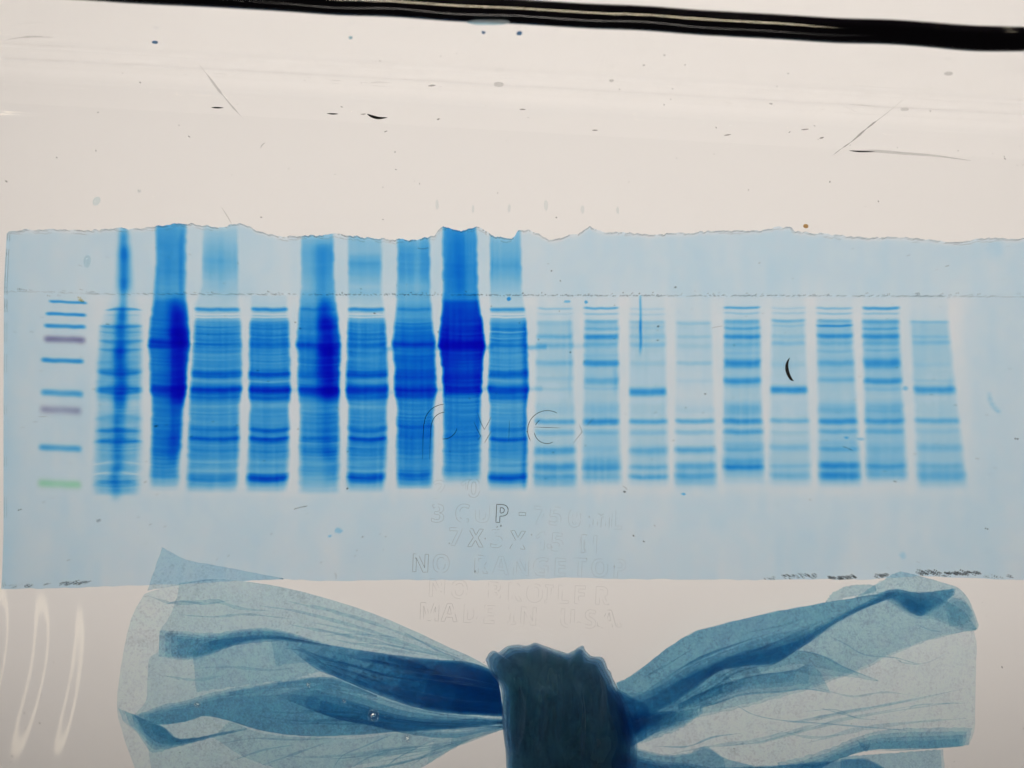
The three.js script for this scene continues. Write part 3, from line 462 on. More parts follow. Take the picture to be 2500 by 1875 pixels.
{
  // ---- left wing
  const hem = [[352, 1450], [325, 1498], [306, 1568], [292, 1650], [286, 1732], [300, 1792], [330, 1880], [362, 2000]];
  const topL = [[430, 1426], [520, 1414], [600, 1420], [700, 1436], [800, 1462], [900, 1494], [1000, 1535], [1100, 1582], [1150, 1604], [1200, 1632]];
  const botL = [[470, 2030], [560, 2040], [680, 2020], [780, 1985], [880, 1945], [960, 1905], [1040, 1868], [1100, 1830], [1160, 1800], [1236, 1780]];
  cloth('paper_wing', [[352, 1450], ...topL], [[362, 2000], ...botL], 'pale', { nu: 110, nv: 60, lift: 0.0024, wr: 0.0005, ragged: 2, start: hem, k: 1 });
  cloth('paper_wing', [[438, 1424], ...topL.slice(1)], [[385, 2000], ...botL.slice(0)], 'pale', { y0: 0.0014, nu: 100, nv: 60, lift: 0.0024, wr: 0.0005, ragged: 2, k: 2, start: [[438, 1424], [430, 1462], [410, 1512], [391, 1538], [386, 1590], [366, 1606], [360, 1655], [355, 1713], [324, 1752], [350, 1782], [363, 1838], [385, 2000]] });
  cloth('paper_corner', [[396, 1336], [420, 1349], [454, 1366], [526, 1380], [609, 1396], [692, 1412]], [[360, 1442], [420, 1431], [480, 1421], [540, 1416], [600, 1418], [692, 1414]], 'thin', { y0: 0.00125, lift: 0.0006, nu: 40, nv: 16, ragged: 2, k: 3 });
  // teal band and the rolled edge under it
  fold([[388, 1540], [443, 1540], [482, 1545], [526, 1545], [581, 1537], [637, 1533], [692, 1540], [740, 1555], [802, 1572]], [[388, 1603], [443, 1611], [475, 1610], [504, 1603], [554, 1583], [603, 1569], [660, 1562], [720, 1566], [800, 1578]], 'soft', 4, [0.25, 0.15, 0.10, 0.1]);
  fold([[488, 1575], [526, 1564], [581, 1558], [637, 1553], [692, 1554], [725, 1561], [802, 1574]], [[490, 1578], [530, 1586], [581, 1575], [637, 1569], [700, 1566], [740, 1570], [804, 1580]], 'mid', 2, [0, 0.5, 0.1, 0.1]);
  fold([[470, 1590], [540, 1575], [620, 1562], [700, 1556], [760, 1568], [850, 1584]], [[480, 1690], [560, 1678], [640, 1668], [719, 1657], [780, 1640], [850, 1660]], 'soft', 2, [0, 0.35, 0.5, 0]);
  // blue wedge that runs into the knot
  const sharp = [[700, 1557], [725, 1562], [802, 1575], [885, 1589], [968, 1600], [1050, 1609], [1133, 1615], [1183, 1628], [1215, 1645]];
  const second = [[700, 1580], [714, 1588], [747, 1614], [780, 1636], [824, 1653], [885, 1680], [940, 1702], [995, 1722], [1056, 1736], [1133, 1744], [1230, 1748]];
  fold(sharp, second, 'soft', 4, [0, 0.08, 0.45, 0], { nu: 70, nv: 16 });
  fold([[800, 1576], [885, 1590], [968, 1601], [1050, 1610], [1133, 1616], [1183, 1629], [1215, 1646]], [[740, 1610], [824, 1653], [885, 1680], [940, 1702], [1010, 1726], [1100, 1742], [1230, 1749]], 'soft', 5, [0.12, 0.12, 0.5, 0], { nu: 60, nv: 14 });
  fold([[745, 1604], [800, 1620], [870, 1640], [940, 1668], [1010, 1690], [1100, 1712], [1228, 1724]], [[752, 1616], [800, 1644], [860, 1670], [930, 1699], [1000, 1724], [1080, 1740], [1230, 1749]], 'mid', 2, [0.5, 0, 0.1, 0]);
  fold([[880, 1590], [950, 1600], [1030, 1622], [1100, 1656], [1160, 1680], [1222, 1690]], [[870, 1600], [940, 1622], [1010, 1650], [1080, 1684], [1150, 1706], [1224, 1716]], 'mid', 2, [0, 0.5, 0.2, 0]);
  fold([[1000, 1606], [1070, 1611], [1133, 1617], [1183, 1630], [1215, 1650]], [[960, 1706], [1020, 1728], [1100, 1741], [1160, 1746], [1230, 1749]], 'deep', 3, [0.06, 0.05, 0.5, 0]);
  // lower band
  fold([[327, 1747], [388, 1725], [471, 1705], [554, 1683], [637, 1669], [719, 1658], [808, 1653], [890, 1682], [1000, 1724], [1100, 1742], [1228, 1756]], [[330, 1752], [388, 1768], [450, 1762], [499, 1748], [548, 1756], [592, 1770], [637, 1783], [719, 1795], [802, 1797], [900, 1792], [1228, 1766]], 'soft', 4, [0.35, 0, 0.06, 0], { nu: 90, nv: 16 });
  fold([[560, 1690], [637, 1673], [719, 1660], [808, 1654], [860, 1672], [920, 1698]], [[560, 1700], [640, 1688], [719, 1680], [790, 1684], [850, 1690], [920, 1702]], 'mid', 2, [0.1, 0.5, 0.3, 0]);
  fold([[675, 1697], [730, 1684], [800, 1668], [870, 1684], [960, 1714], [1080, 1742], [1228, 1756]], [[676, 1699], [730, 1720], [775, 1738], [830, 1755], [907, 1771], [968, 1784], [1100, 1780], [1228, 1768]], 'soft', 4, [0.6, 0, 0.3, 0], { nu: 70, nv: 14 });
  fold([[740, 1718], [790, 1738], [846, 1748], [907, 1758], [968, 1768], [1051, 1780], [1122, 1782], [1228, 1768]], [[760, 1732], [800, 1748], [850, 1762], [907, 1772], [968, 1786], [1051, 1800], [1122, 1800], [1228, 1776]], 'soft', 3, [0.5, 0, 0.1, 0]);
  fold([[846, 1712], [890, 1728], [940, 1746], [1023, 1762], [1106, 1772], [1222, 1772]], [[850, 1720], [890, 1738], [940, 1757], [1023, 1774], [1106, 1782], [1222, 1776]], 'mid', 2, [0, 0.6, 0.1, 0]);
  // crumple at the hem
  fold([[289, 1730], [322, 1742], [361, 1760], [399, 1774], [432, 1801], [480, 1800], [540, 1788], [603, 1778]], [[300, 1760], [335, 1790], [352, 1815], [372, 1838], [410, 1830], [460, 1816], [526, 1799], [600, 1782]], 'soft', 4, [0.05, 0.4, 0.2, 0.2]);
  fold([[330, 1748], [361, 1762], [399, 1778], [432, 1804], [480, 1802]], [[350, 1786], [372, 1804], [399, 1818], [440, 1818], [480, 1810]], 'soft', 2, [0, 0.4, 0.3, 0.2]);
  crease(sharp.slice(0, 6), 4); crease([[488, 1575], [526, 1564], [581, 1557], [637, 1552], [700, 1554]], 4.2, 'mid');
  crease([[361, 1454], [416, 1472], [471, 1471], [526, 1467], [581, 1484], [670, 1493]], 9, 'pale'); crease([[400, 1476], [440, 1468], [500, 1474], [560, 1466]], 5, 'thin'); crease([[430, 1500], [520, 1506], [600, 1500], [720, 1512]], 6, 'pale');
  crease([[322, 1742], [361, 1760], [399, 1776], [432, 1803]], 3.4, 'mid'); crease([[416, 1813], [471, 1805], [554, 1790], [603, 1780]], 3.4, 'mid'); crease([[499, 1747], [548, 1755], [592, 1769], [637, 1782], [719, 1794], [802, 1796]], 3.4, 'mid');
  crease([[813, 1876], [835, 1846], [885, 1824], [929, 1805], [962, 1791]], 3.4, 'mid'); crease([[940, 1874], [968, 1852], [1012, 1829], [1056, 1807]], 3); crease([[537, 1816], [614, 1803], [720, 1806], [820, 1802]], 4, 'thin'); crease([[640, 1868], [720, 1840], [800, 1812]], 5, 'thin'); crease([[860, 1872], [900, 1850], [960, 1832]], 5, 'thin'); crease([[1000, 1872], [1060, 1832], [1130, 1808]], 4, 'thin'); crease([[560, 1860], [640, 1832], [720, 1818]], 5, 'thin');
  crease([[976, 1537], [1023, 1564], [1078, 1592], [1133, 1611]], 4); crease([[775, 1553], [857, 1548], [940, 1553], [1000, 1562]], 3, 'thin'); crease([[860, 1570], [940, 1574], [1020, 1590], [1100, 1604]], 4, 'thin'); crease(second.slice(1, 7), 4, 'deep'); crease([[690, 1582], [740, 1590], [790, 1622], [830, 1650]], 4); crease([[675, 1697], [730, 1719], [775, 1738], [830, 1755], [907, 1771]], 3.4, 'mid');
  crease([[1030, 1690], [1100, 1712], [1180, 1716]], 5); crease([[1060, 1724], [1130, 1728], [1220, 1736]], 4); crease([[1090, 1650], [1150, 1668], [1220, 1672]], 5); crease([[1100, 1760], [1160, 1756], [1225, 1764]], 4); crease([[470, 1632], [560, 1628], [660, 1636], [720, 1630]], 6, 'pale'); crease([[400, 1650], [480, 1660], [540, 1650]], 7, 'pale');
  fold([[560, 1760], [640, 1790], [760, 1800], [880, 1802], [980, 1790], [1060, 1804]], [[520, 1800], [600, 1850], [700, 1880], [820, 1880], [940, 1850], [1060, 1812]], 'pale', 1);
  fold([[1060, 1802], [1110, 1800], [1150, 1796], [1228, 1776]], [[1040, 1868], [1100, 1832], [1150, 1806], [1232, 1780]], 'pale', 2, [0, 0.2, 0.3, 0]);

  // ---- right wing
  const topR = [[1505, 1668], [1538, 1652], [1587, 1615], [1636, 1578], [1697, 1542], [1759, 1525], [1881, 1496], [2003, 1473], [2095, 1458], [2175, 1446]];
  cloth('paper_wing', [[2386, 1534], [2366, 1480], [2300, 1450], [2175, 1446], [2095, 1458], [2003, 1473], [1881, 1496], [1759, 1525], [1697, 1542], [1636, 1578], [1587, 1615], [1538, 1652], [1505, 1668]],
    [[2366, 1818], [2340, 1823], [2278, 1827], [2187, 1832], [2113, 1832], [2034, 1860], [1980, 1885], [1900, 1915], [1800, 1960], [1700, 2000], [1620, 2030], [1560, 2030], [1520, 2020]], 'pale', { nu: 110, nv: 60, lift: 0.0026, wr: 0.0006, k: 7, ragged: 1.5, start: [[2386, 1534], [2379, 1541], [2384, 1569], [2383, 1620], [2382, 1661], [2381, 1720], [2379, 1783], [2366, 1818]] });
  // upper ply down to the slanting line
  fold([...topR, [2260, 1452], [2350, 1490], [2384, 1534]], [[1510, 1800], [1600, 1775], [1700, 1752], [1780, 1735], [1850, 1718], [1930, 1696], [2003, 1673], [2101, 1636], [2187, 1594], [2280, 1560], [2382, 1537]], 'pale', 2, [0, 0.03, 0, 0], { nu: 90, nv: 30, wr: 0.0005 });
  // rolled upper edge
  fold(topR, [[1530, 1735], [1600, 1705], [1667, 1668], [1720, 1640], [1790, 1606], [1850, 1588], [1930, 1566], [2010, 1530], [2080, 1500], [2185, 1456]], 'soft', 2, [0, 0.2, 0, 0], { nu: 70, nv: 16 });
  // dark band
  fold([[1530, 1716], [1569, 1692], [1636, 1649], [1697, 1618], [1759, 1594], [1820, 1569], [1912, 1545], [2003, 1517], [2064, 1493], [2138, 1459], [2199, 1438]], [[1550, 1762], [1600, 1742], [1655, 1712], [1710, 1672], [1759, 1640], [1820, 1629], [1881, 1624], [1930, 1600], [2028, 1530], [2101, 1490], [2190, 1456]], 'soft', 5, [0.42, 0.12, 0.05, 0.05], { nu: 70, nv: 12 });
  fold([[1640, 1672], [1700, 1640], [1759, 1612], [1820, 1588], [1912, 1562], [2000, 1532], [2064, 1504]], [[1650, 1706], [1710, 1670], [1759, 1638], [1820, 1628], [1885, 1622], [1935, 1594], [2060, 1512]], 'soft', 4, [0.4, 0.05, 0.25, 0.2], { nu: 60, nv: 10 });
  // broad tone between the knot and the folds
  fold([[1500, 1690], [1560, 1690], [1620, 1672], [1690, 1640], [1760, 1630], [1850, 1632]], [[1520, 1800], [1580, 1780], [1650, 1744], [1720, 1700], [1790, 1668], [1860, 1646]], 'soft', 3, [0.2, 0.1, 0, 0.4]);
  fold([[1759, 1630], [1820, 1630], [1881, 1623], [1942, 1592], [2003, 1600], [2064, 1630], [2144, 1661]], [[1710, 1692], [1759, 1673], [1850, 1650], [1942, 1640], [1990, 1650], [2064, 1652], [2144, 1663]], 'pale', 2, [0, 0.4, 0.1, 0.1]);
  fold([[1655, 1719], [1710, 1692], [1759, 1673], [1850, 1649], [1942, 1636], [1973, 1624], [2003, 1640]], [[1660, 1740], [1712, 1730], [1759, 1714], [1808, 1697], [1912, 1688], [1967, 1682], [2028, 1692]], 'soft', 3, [0, 0.45, 0.15, 0.3]);
  fold([[1655, 1720], [1710, 1693], [1759, 1674], [1820, 1657]], [[1658, 1738], [1712, 1728], [1759, 1706], [1820, 1670]], 'soft', 2, [0, 0.4, 0, 0.3]);
  fold([[1538, 1752], [1600, 1738], [1660, 1734], [1716, 1730]], [[1560, 1816], [1600, 1803], [1667, 1776], [1714, 1742]], 'soft', 5, [0.15, 0.4, 0, 0.3]);
  fold([[1510, 1726], [1550, 1730], [1600, 1736], [1650, 1736]], [[1530, 1830], [1560, 1812], [1600, 1790], [1650, 1768]], 'mid', 3, [0.2, 0, 0, 0.5]);
  fold([[1480, 1670], [1505, 1680], [1540, 1700], [1580, 1720]], [[1500, 1840], [1530, 1820], [1560, 1790], [1590, 1750]], 'deep', 3, [0.1, 0.1, 0, 0.55]);
  // bottom roll and the sheets under it
  fold([[1899, 1863], [2003, 1835], [2095, 1799], [2156, 1783], [2248, 1777], [2373, 1777]], [[1910, 1910], [2003, 1876], [2034, 1860], [2113, 1833], [2278, 1827], [2364, 1819]], 'soft', 4, [0.6, 0, 0.15, 0.05], { nu: 60 });
  fold([[2052, 1848], [2100, 1844], [2187, 1838], [2303, 1829]], [[2052, 1990], [2110, 1990], [2200, 1990], [2312, 1990]], 'soft', 2, [0, 0, 0, 0.02], { nv: 16 });
  fold([[1530, 1880], [1640, 1884], [1759, 1874], [1850, 1870], [1942, 1864], [2020, 1858], [2107, 1851], [2156, 1872], [2180, 1890]], [[1530, 1990], [1640, 1990], [1759, 1990], [1850, 1990], [1942, 1990], [2020, 1990], [2100, 1990], [2150, 1990], [2180, 1990]], 'mid', 3, [0.03, 0, 0, 0], { nv: 14 });
  fold([[1500, 1815], [1560, 1828], [1620, 1842], [1680, 1838], [1722, 1822], [1770, 1850], [1840, 1868], [1920, 1876]], [[1510, 1960], [1560, 1960], [1620, 1950], [1680, 1940], [1740, 1930], [1790, 1925], [1850, 1920], [1930, 1905]], 'soft', 3, [0.05, 0, 0, 0.3], { nv: 14 });
  fold([[1490, 1826], [1540, 1840], [1600, 1856], [1680, 1864], [1760, 1880]], [[1500, 1980], [1560, 1980], [1620, 1975], [1690, 1960], [1770, 1940]], 'deep', 3, [0.1, 0, 0, 0.4], { nv: 14 });
  // folded peak
  fold([[2016, 1470], [2034, 1447], [2064, 1433], [2107, 1427], [2138, 1429]], [[2018, 1472], [2050, 1464], [2080, 1459], [2110, 1453], [2140, 1444]], 'pale', 2, [0, 0.1, 0, 0], { nv: 8 });
  fold([[2090, 1459], [2113, 1444], [2150, 1419], [2175, 1404], [2199, 1396], [2248, 1407], [2309, 1425], [2340, 1436], [2364, 1462], [2376, 1490], [2389, 1526]], [[2092, 1462], [2126, 1456], [2170, 1470], [2205, 1494], [2240, 1510], [2280, 1512], [2310, 1524], [2340, 1536], [2360, 1540], [2374, 1541], [2387, 1535]], 'pale', 2, [0, 0.06, 0, 0], { nu: 60, nv: 14 });
  fold([[2126, 1455], [2187, 1438], [2220, 1444], [2248, 1447], [2300, 1441], [2334, 1437]], [[2150, 1460], [2181, 1468], [2211, 1490], [2248, 1504], [2291, 1484], [2330, 1452]], 'soft', 4, [0, 0.25, 0.1, 0.05]);
  fold([[2190, 1446], [2220, 1450], [2245, 1462], [2270, 1466]], [[2205, 1482], [2225, 1496], [2248, 1504], [2276, 1488]], 'mid', 2, [0.3, 0, 0.2, 0.2]);
  fold([[2305, 1470], [2330, 1460], [2355, 1466], [2372, 1490]], [[2318, 1530], [2340, 1528], [2360, 1520], [2374, 1505]], 'pale', 2, [0.1, 0.2, 0.1, 0.1]);
  crease([[1893, 1621], [1942, 1591], [2003, 1600], [2064, 1630], [2144, 1661]], 4.2, 'mid'); crease([[1759, 1628], [1820, 1630], [1881, 1623], [1930, 1600]], 4);
  crease([[1655, 1719], [1710, 1692], [1759, 1673], [1850, 1649], [1942, 1636], [1973, 1624], [2003, 1640]], 3.4, 'mid'); crease([[1710, 1729], [1759, 1713], [1808, 1697], [1912, 1688], [1967, 1682], [2028, 1692]], 4.2, 'mid'); crease([[1709, 1740], [1713, 1722], [1740, 1718], [1790, 1704]], 6.8, 'mid');
  crease([[1789, 1716], [1838, 1744], [1912, 1759], [2003, 1766], [2126, 1776], [2236, 1785]], 3.4, 'mid'); crease([[1600, 1822], [1680, 1822], [1740, 1800], [1810, 1790]], 4); crease([[2090, 1806], [2108, 1822], [2116, 1830], [2126, 1806]], 9); crease([[2010, 1545], [2060, 1570], [2110, 1598], [2187, 1606], [2250, 1620], [2320, 1592]], 3, 'thin'); crease([[2187, 1606], [2200, 1616], [2256, 1624]], 3, 'thin');
  crease([[1960, 1738], [2040, 1733], [2090, 1752], [2150, 1758]], 3, 'thin'); crease([[2200, 1740], [2230, 1724], [2300, 1718], [2370, 1716]], 3, 'thin'); crease([[2230, 1520], [2270, 1538], [2300, 1542]], 3, 'thin'); crease([[2000, 1728], [2060, 1744], [2100, 1756]], 3, 'thin'); crease([[2113, 1833], [2187, 1832], [2278, 1827], [2350, 1822]], 2.5, 'mid'); crease([[2000, 1680], [2080, 1700], [2160, 1690], [2240, 1700]], 4, 'pale'); crease([[1880, 1780], [1980, 1800], [2060, 1792]], 5, 'pale'); crease([[1640, 1640], [1720, 1600], [1800, 1570]], 5, 'pale'); crease([[1820, 1545], [1900, 1530], [1990, 1500]], 6, 'pale'); crease([[1560, 1660], [1620, 1628], [1690, 1584]], 5, 'thin');

  // fine pleats that gather towards the knot
  const striae = (u, l, n, s0, s1, kinds, w = 3.4) => { const cu = spline(u), cl = spline(l);
    for (let i = 0; i < n; i++) { const t = 0.06 + 0.88 * rnd(), a = lerp(s0, s1, rnd() * 0.6), b = Math.min(s1, a + (s1 - s0) * (0.3 + 0.5 * rnd())), dt = (rnd() - 0.5) * 0.16, pts = [];
      for (let k = 0; k <= 5; k++) { const s = lerp(a, b, k / 5), q = clamp(t + dt * k / 5 + 0.03 * (rnd() - 0.5), 0.02, 0.98), p = cu.getPoint(s), r = cl.getPoint(s); pts.push([lerp(p.x, r.x, q), lerp(p.y, r.y, q)]); }
      crease(pts, w * (0.6 + 0.9 * rnd()), kinds[i % kinds.length]); } };
  striae(sharp, second, 12, 0.1, 1, ['mid', 'soft', 'deep'], 5);
  striae([[500, 1690], [637, 1669], [719, 1658], [808, 1653], [890, 1682], [1000, 1724], [1100, 1742], [1228, 1756]], [[499, 1748], [592, 1770], [719, 1795], [802, 1797], [900, 1792], [1000, 1788], [1100, 1784], [1228, 1770]], 10, 0.05, 1, ['mid', 'soft', 'soft'], 4);
  striae([[600, 1440], [700, 1450], [800, 1474], [900, 1506], [1000, 1545], [1100, 1588], [1190, 1628]], [[600, 1535], [692, 1545], [802, 1565], [885, 1580], [968, 1594], [1050, 1604], [1190, 1634]], 9, 0, 1, ['pale'], 6);
  striae([[640, 1800], [760, 1802], [880, 1804], [990, 1792], [1100, 1802], [1228, 1778]], [[600, 1900], [720, 1920], [840, 1900], [960, 1880], [1080, 1836], [1230, 1782]], 9, 0, 1, ['thin', 'pale'], 5);
  striae([[1500, 1690], [1569, 1680], [1636, 1640], [1697, 1606], [1759, 1582], [1860, 1548], [2003, 1500]], [[1520, 1800], [1600, 1775], [1670, 1735], [1740, 1690], [1800, 1650], [1881, 1624], [2003, 1545]], 12, 0, 1, ['soft', 'mid', 'thin'], 5);
  striae([[1560, 1830], [1680, 1780], [1790, 1730], [1900, 1700], [2040, 1690], [2360, 1600]], [[1600, 1860], [1740, 1850], [1880, 1850], [2000, 1820], [2120, 1785], [2360, 1770]], 8, 0, 1, ['pale'], 7);
  striae([[1520, 1840], [1600, 1856], [1700, 1850], [1800, 1862]], [[1520, 1930], [1620, 1930], [1720, 1920], [1820, 1910]], 5, 0, 1, ['mid', 'soft'], 5);

  // ---- the knot: crumpled shells of paper, one inside the other
  const wadShell = (name, pts, kind, hTop, hBot, k, jag = 1) => {
    const c = new THREE.CatmullRomCurve3(pts.map(([x, y]) => new THREE.Vector3(x, y, 0)), true, 'centripetal'), n = 160, m = 22, pos = [], uv = [], idx = [];
    let cx = 0, cy = 0; const ring = c.getPoints(n).slice(0, n); ring.forEach((p) => { cx += p.x / n; cy += p.y / n; });
    for (const side of [1, -1]) { const o = pos.length / 3;
      for (let i = 0; i <= n; i++) for (let j = 0; j <= m; j++) { const p = ring[i % n], r = Math.sin(j / m * Math.PI / 2), w0 = 1 + 0.02 * (noise(i % n * 0.35, 3, 86 + k) - 0.5) * r, px = lerp(cx, p.x, r * w0), py = lerp(cy, p.y, r * w0), dome = Math.sqrt(Math.max(0, 1 - r * r));
        const w = (Math.abs(fbm(px * 0.012, py * 0.006, 80 + k) - 0.5) * 1.5 + 0.12 * fbm(px * 0.03, py * 0.02, 83 + k)) * jag;
        const y = side > 0 ? 0.0012 + hTop * Math.pow(dome, 0.75) * (0.72 + 0.6 * w) : 0.0012 - hBot * dome;
        const v = at(px, py, y); pos.push(v.x, v.y, v.z); uv.push(v.x, v.z); }
      idx.push(...grid(n, m, o, side > 0)); }
    return mesh(name, geometry(pos, idx, uv), ply(kind), tissue);
  };
  const outline = [[1186, 1612], [1192, 1596], [1206, 1588], [1216, 1592], [1240, 1577], [1262, 1574], [1285, 1575], [1306, 1569], [1332, 1577], [1362, 1588], [1386, 1594], [1400, 1588], [1412, 1580], [1424, 1577], [1432, 1590], [1442, 1600], [1470, 1606], [1484, 1630], [1494, 1648], [1505, 1674], [1530, 1716], [1548, 1770], [1556, 1830], [1550, 1920], [1500, 2010], [1380, 2040], [1270, 2000], [1238, 1900], [1234, 1830], [1227, 1780], [1225, 1720], [1220, 1672], [1196, 1640]];
  // soft creases that run down over the knot
  for (let i = 0; i < 9; i++) { const x = 1262 + 24 * i + 12 * rnd(), y1 = 1640 + 40 * rnd(), len = 120 + 90 * rnd(), w = 9 + 14 * rnd(), lean = (x - 1350) * 0.12 * rnd();
    cloth('knot_crease', [[x, y1], [x + lean * 0.3 + 3, y1 + len * 0.3], [x + lean * 0.7 - 3, y1 + len * 0.7], [x + lean, y1 + len]], [[x + 2, y1], [x + w + lean * 0.3, y1 + len * 0.3], [x + w * 0.8 + lean * 0.7, y1 + len * 0.7], [x + 2 + lean, y1 + len]], i % 2 ? 'thin' : 'outer', { y0: 0.0108, lift: 0.0012, wr: 0.0002, nu: 24, nv: 6, k: 140 + i }); }
  const kx = 1368, ky = 1800;
  const inset = (f, g) => outline.map(([x, y], i) => [kx + (x - kx) * f + 10 * (noise(i * 0.7, f * 9, 130) - 0.5), ky + (y - ky) * g + 8 * (noise(i * 0.7, f * 9, 131) - 0.5)]);
  wadShell('knot', outline, 'outer', 0.0110, 0.0009, 0);
  [[0.965, 0.975, 'outer'], [0.925, 0.95, 'outer'], [0.87, 0.92, 'wad'], [0.80, 0.885, 'wad'], [0.71, 0.84, 'wad'], [0.60, 0.78, 'wad']].forEach(([f, g, kind], i) => wadShell('knot_layer', inset(f, g), kind, 0.0104 - 0.0008 * i, 0.00085 - 0.00008 * i, 2 + i));
}


// ---------------------------------------------------------------- shallow destaining liquid in the dish
const LIQUID = 0.0017;
{
  const nx = 320, nz = 240, pos = [], x0 = -0.0905, x1 = 0.0905, z0 = DISH.zFar - 0.0045, z1 = DISH.zNear + 0.0045;
  for (let i = 0; i <= nx; i++) for (let j = 0; j <= nz; j++) {
    const x = lerp(x0, x1, i / nx), z = lerp(z0, z1, j / nz);
    let h = LIQUID + 0.00002 * (fbm(x * 60, z * 60, 110) - 0.5);
    // standing ripples beside the tissue, along the left side of the dish
    const m = smooth(-0.0575, -0.0625, x) * smooth(0.030, 0.042, z) * (1 - smooth(0.050, 0.062, z));
    h += m * 0.00019 * Math.sin((x + 0.0016 * Math.sin(z * 120)) * 2 * Math.PI / 0.0056 + 1.2 * noise(x * 140, z * 40, 111));
    pos.push(x, h, z);
  }
  const liquid = mesh('liquid', geometry(pos, grid(nx, nz)), new THREE.MeshPhysicalMaterial({ color: 0xffffff, transmission: 1, thickness: 0, roughness: 0.11, ior: 1.33 }));
  liquid.rotation.y = DISH.turn; liquid.userData = { kind: 'structure', label: 'shallow clear liquid covering the floor of the dish' };
}

// ---------------------------------------------------------------- bubbles, flecks, painted dark edges and scratches
const film = new THREE.MeshPhysicalMaterial({ color: new THREE.Color().setRGB(0.93, 0.95, 0.96), transmission: 1, thickness: 0, roughness: 0.02, ior: 1.9 });
const bubbleSpots = [
  [482, 1720, 8.5, 0.0082, 'small air bubble on the pale lower left wing of the tissue'],
  [840, 1710, 6, 0.0082, 'tiny air bubble beside the larger bubble on the dark folds'],
  [912, 1746, 16, 0.0082, 'large dark air bubble clinging to the folded tissue'],
  [995, 1802, 9.5, 0.0082, 'round clear air bubble at the lower hem of the left tissue wing'],
  [752, 1672, 6, 0.0082, 'tiny air bubble on the dark upper pleat of the tissue'],
  [340, 466, 4.6, 0.0006, 'tiny round droplet on bare glass above the gel'],
];
for (const [px, py, r, y, label] of bubbleSpots) {
  const o = mesh('air_bubble', new THREE.SphereGeometry(r * K * (H - y) / H, 28, 18), film);
  o.position.copy(at(px, py, y)); tag(o, label, 'bubble');
}
const drop = new THREE.MeshPhysicalMaterial({ color: new THREE.Color().setRGB(0.80, 0.90, 0.93), transmission: 1, thickness: 0, roughness: 0.05, ior: 1.4 });
for (const [px, py, rx, ry, ang, y, label] of [[236, 491, 8.5, 12, 0.55, -0.0006, 'oval pale blue droplet on bare glass above the gel'], [213, 638, 8.5, 16, 0.1, GT + 0.0001, 'oval clear droplet on the stacking layer of the gel']]) {
  const o = mesh('liquid_droplet', new THREE.SphereGeometry(1, 32, 16, 0, Math.PI * 2, 0, Math.PI / 2), drop);
  o.scale.set(rx * K, 0.0006, ry * K); o.rotation.y = -ang; o.position.copy(at(px, py, y)); tag(o, label, 'droplet');
}
const black = new THREE.MeshStandardMaterial({ color: new THREE.Color().setRGB(0.006, 0.0055, 0.006), roughness: 1 });  // opaque black painted for total reflection at air pocket and liquid edges
const scratchPale = faint(0.74), combMark = new THREE.MeshPhysicalMaterial({ color: new THREE.Color().setRGB(0.90, 0.94, 0.95), transmission: 1, thickness: 0, roughness: 0.2, ior: 1.1 });
const grey = new THREE.MeshPhysicalMaterial({ color: new THREE.Color().setRGB(0.45, 0.43, 0.42), transmission: 1, thickness: 0, roughness: 0.3, ior: 1.3 });
const blue = new THREE.MeshPhysicalMaterial({ color: new THREE.Color().setRGB(0.03, 0.24, 0.55), transmission: 0.7, thickness: 0, roughness: 0.6 });
const paleBlue = new THREE.MeshPhysicalMaterial({ color: new THREE.Color().setRGB(0.42, 0.72, 0.85), transmission: 0.9, thickness: 0, roughness: 0.4 });
const tan = new THREE.MeshPhysicalMaterial({ color: new THREE.Color().setRGB(0.55, 0.34, 0.12), transmission: 0.5, thickness: 0, roughness: 0.8 });
// a thin flake along a curve, thickest in the middle, on the surface that place() gives
function flake(name, pts, w, mat, label, category, place, group, wob = 0) {
  const c = spline(pts), n = 24, pos = [], idx = [];
  for (let i = 0; i <= n; i++) { const p = c.getPoint(i / n), t = c.getTangent(i / n), f = w * 0.5 * Math.pow(Math.sin(Math.PI * clamp(i / n, 0.01, 0.99)), 0.7) * (1 + wob * (noise(i * 0.6, pts[0][0], 90) - 0.5));
    for (const [s, h] of [[1, 0], [0, 0.00008], [-1, 0]]) { const v = place(p.x + t.y * f * s, p.y - t.x * f * s); pos.push(v.x, v.y + h, v.z); } }
  for (const k of grid(n, 2)) idx.push(k);
  const o = mesh(name, geometry(pos, idx), mat); tag(o, label, category, group); return o;
}
const onGel = (x, y) => at(x, y, GT + 0.0003), onGlass = (x, y) => onDish(x, y);
flake('painted_crescent', [[1928, 873], [1922, 886], [1921, 898], [1924, 912], [1932, 926], [1938, 930]], 8.5, black, 'black crescent painted for the dark edge of an air pocket at a pale gel lane', 'fleck', onGel);  // dark rim of an air pocket, drawn as a black flake
flake('painted_crescent', [[896, 278], [908, 284], [924, 288], [946, 287]], 7, black, 'long black crescent painted for the dark liquid edge low on the glass above the gel', 'fleck', onGlass);
flake('painted_dark_dash', [[516, 262], [530, 263], [546, 263]], 4, black, 'small black dash painted for the dark liquid edge beside the slanting scratch on the glass', 'fleck', onGlass);  // dark bits of the meniscus, put in as black dashes
flake('painted_dark_dash', [[798, 277], [812, 278], [826, 278]], 3.6, black, 'small black dash painted for the dark liquid edge just before the long crescent', 'fleck', onGlass);
flake('grey_fleck', [[880, 279], [887, 279], [894, 278]], 3, grey, 'grey fleck touching the tip of the long crescent', 'fleck', onGlass);
flake('grey_fleck', [[1045, 210], [1054, 209], [1064, 208]], 4, grey, 'short grey dash alone on the glass above the crescent', 'fleck', onGlass);
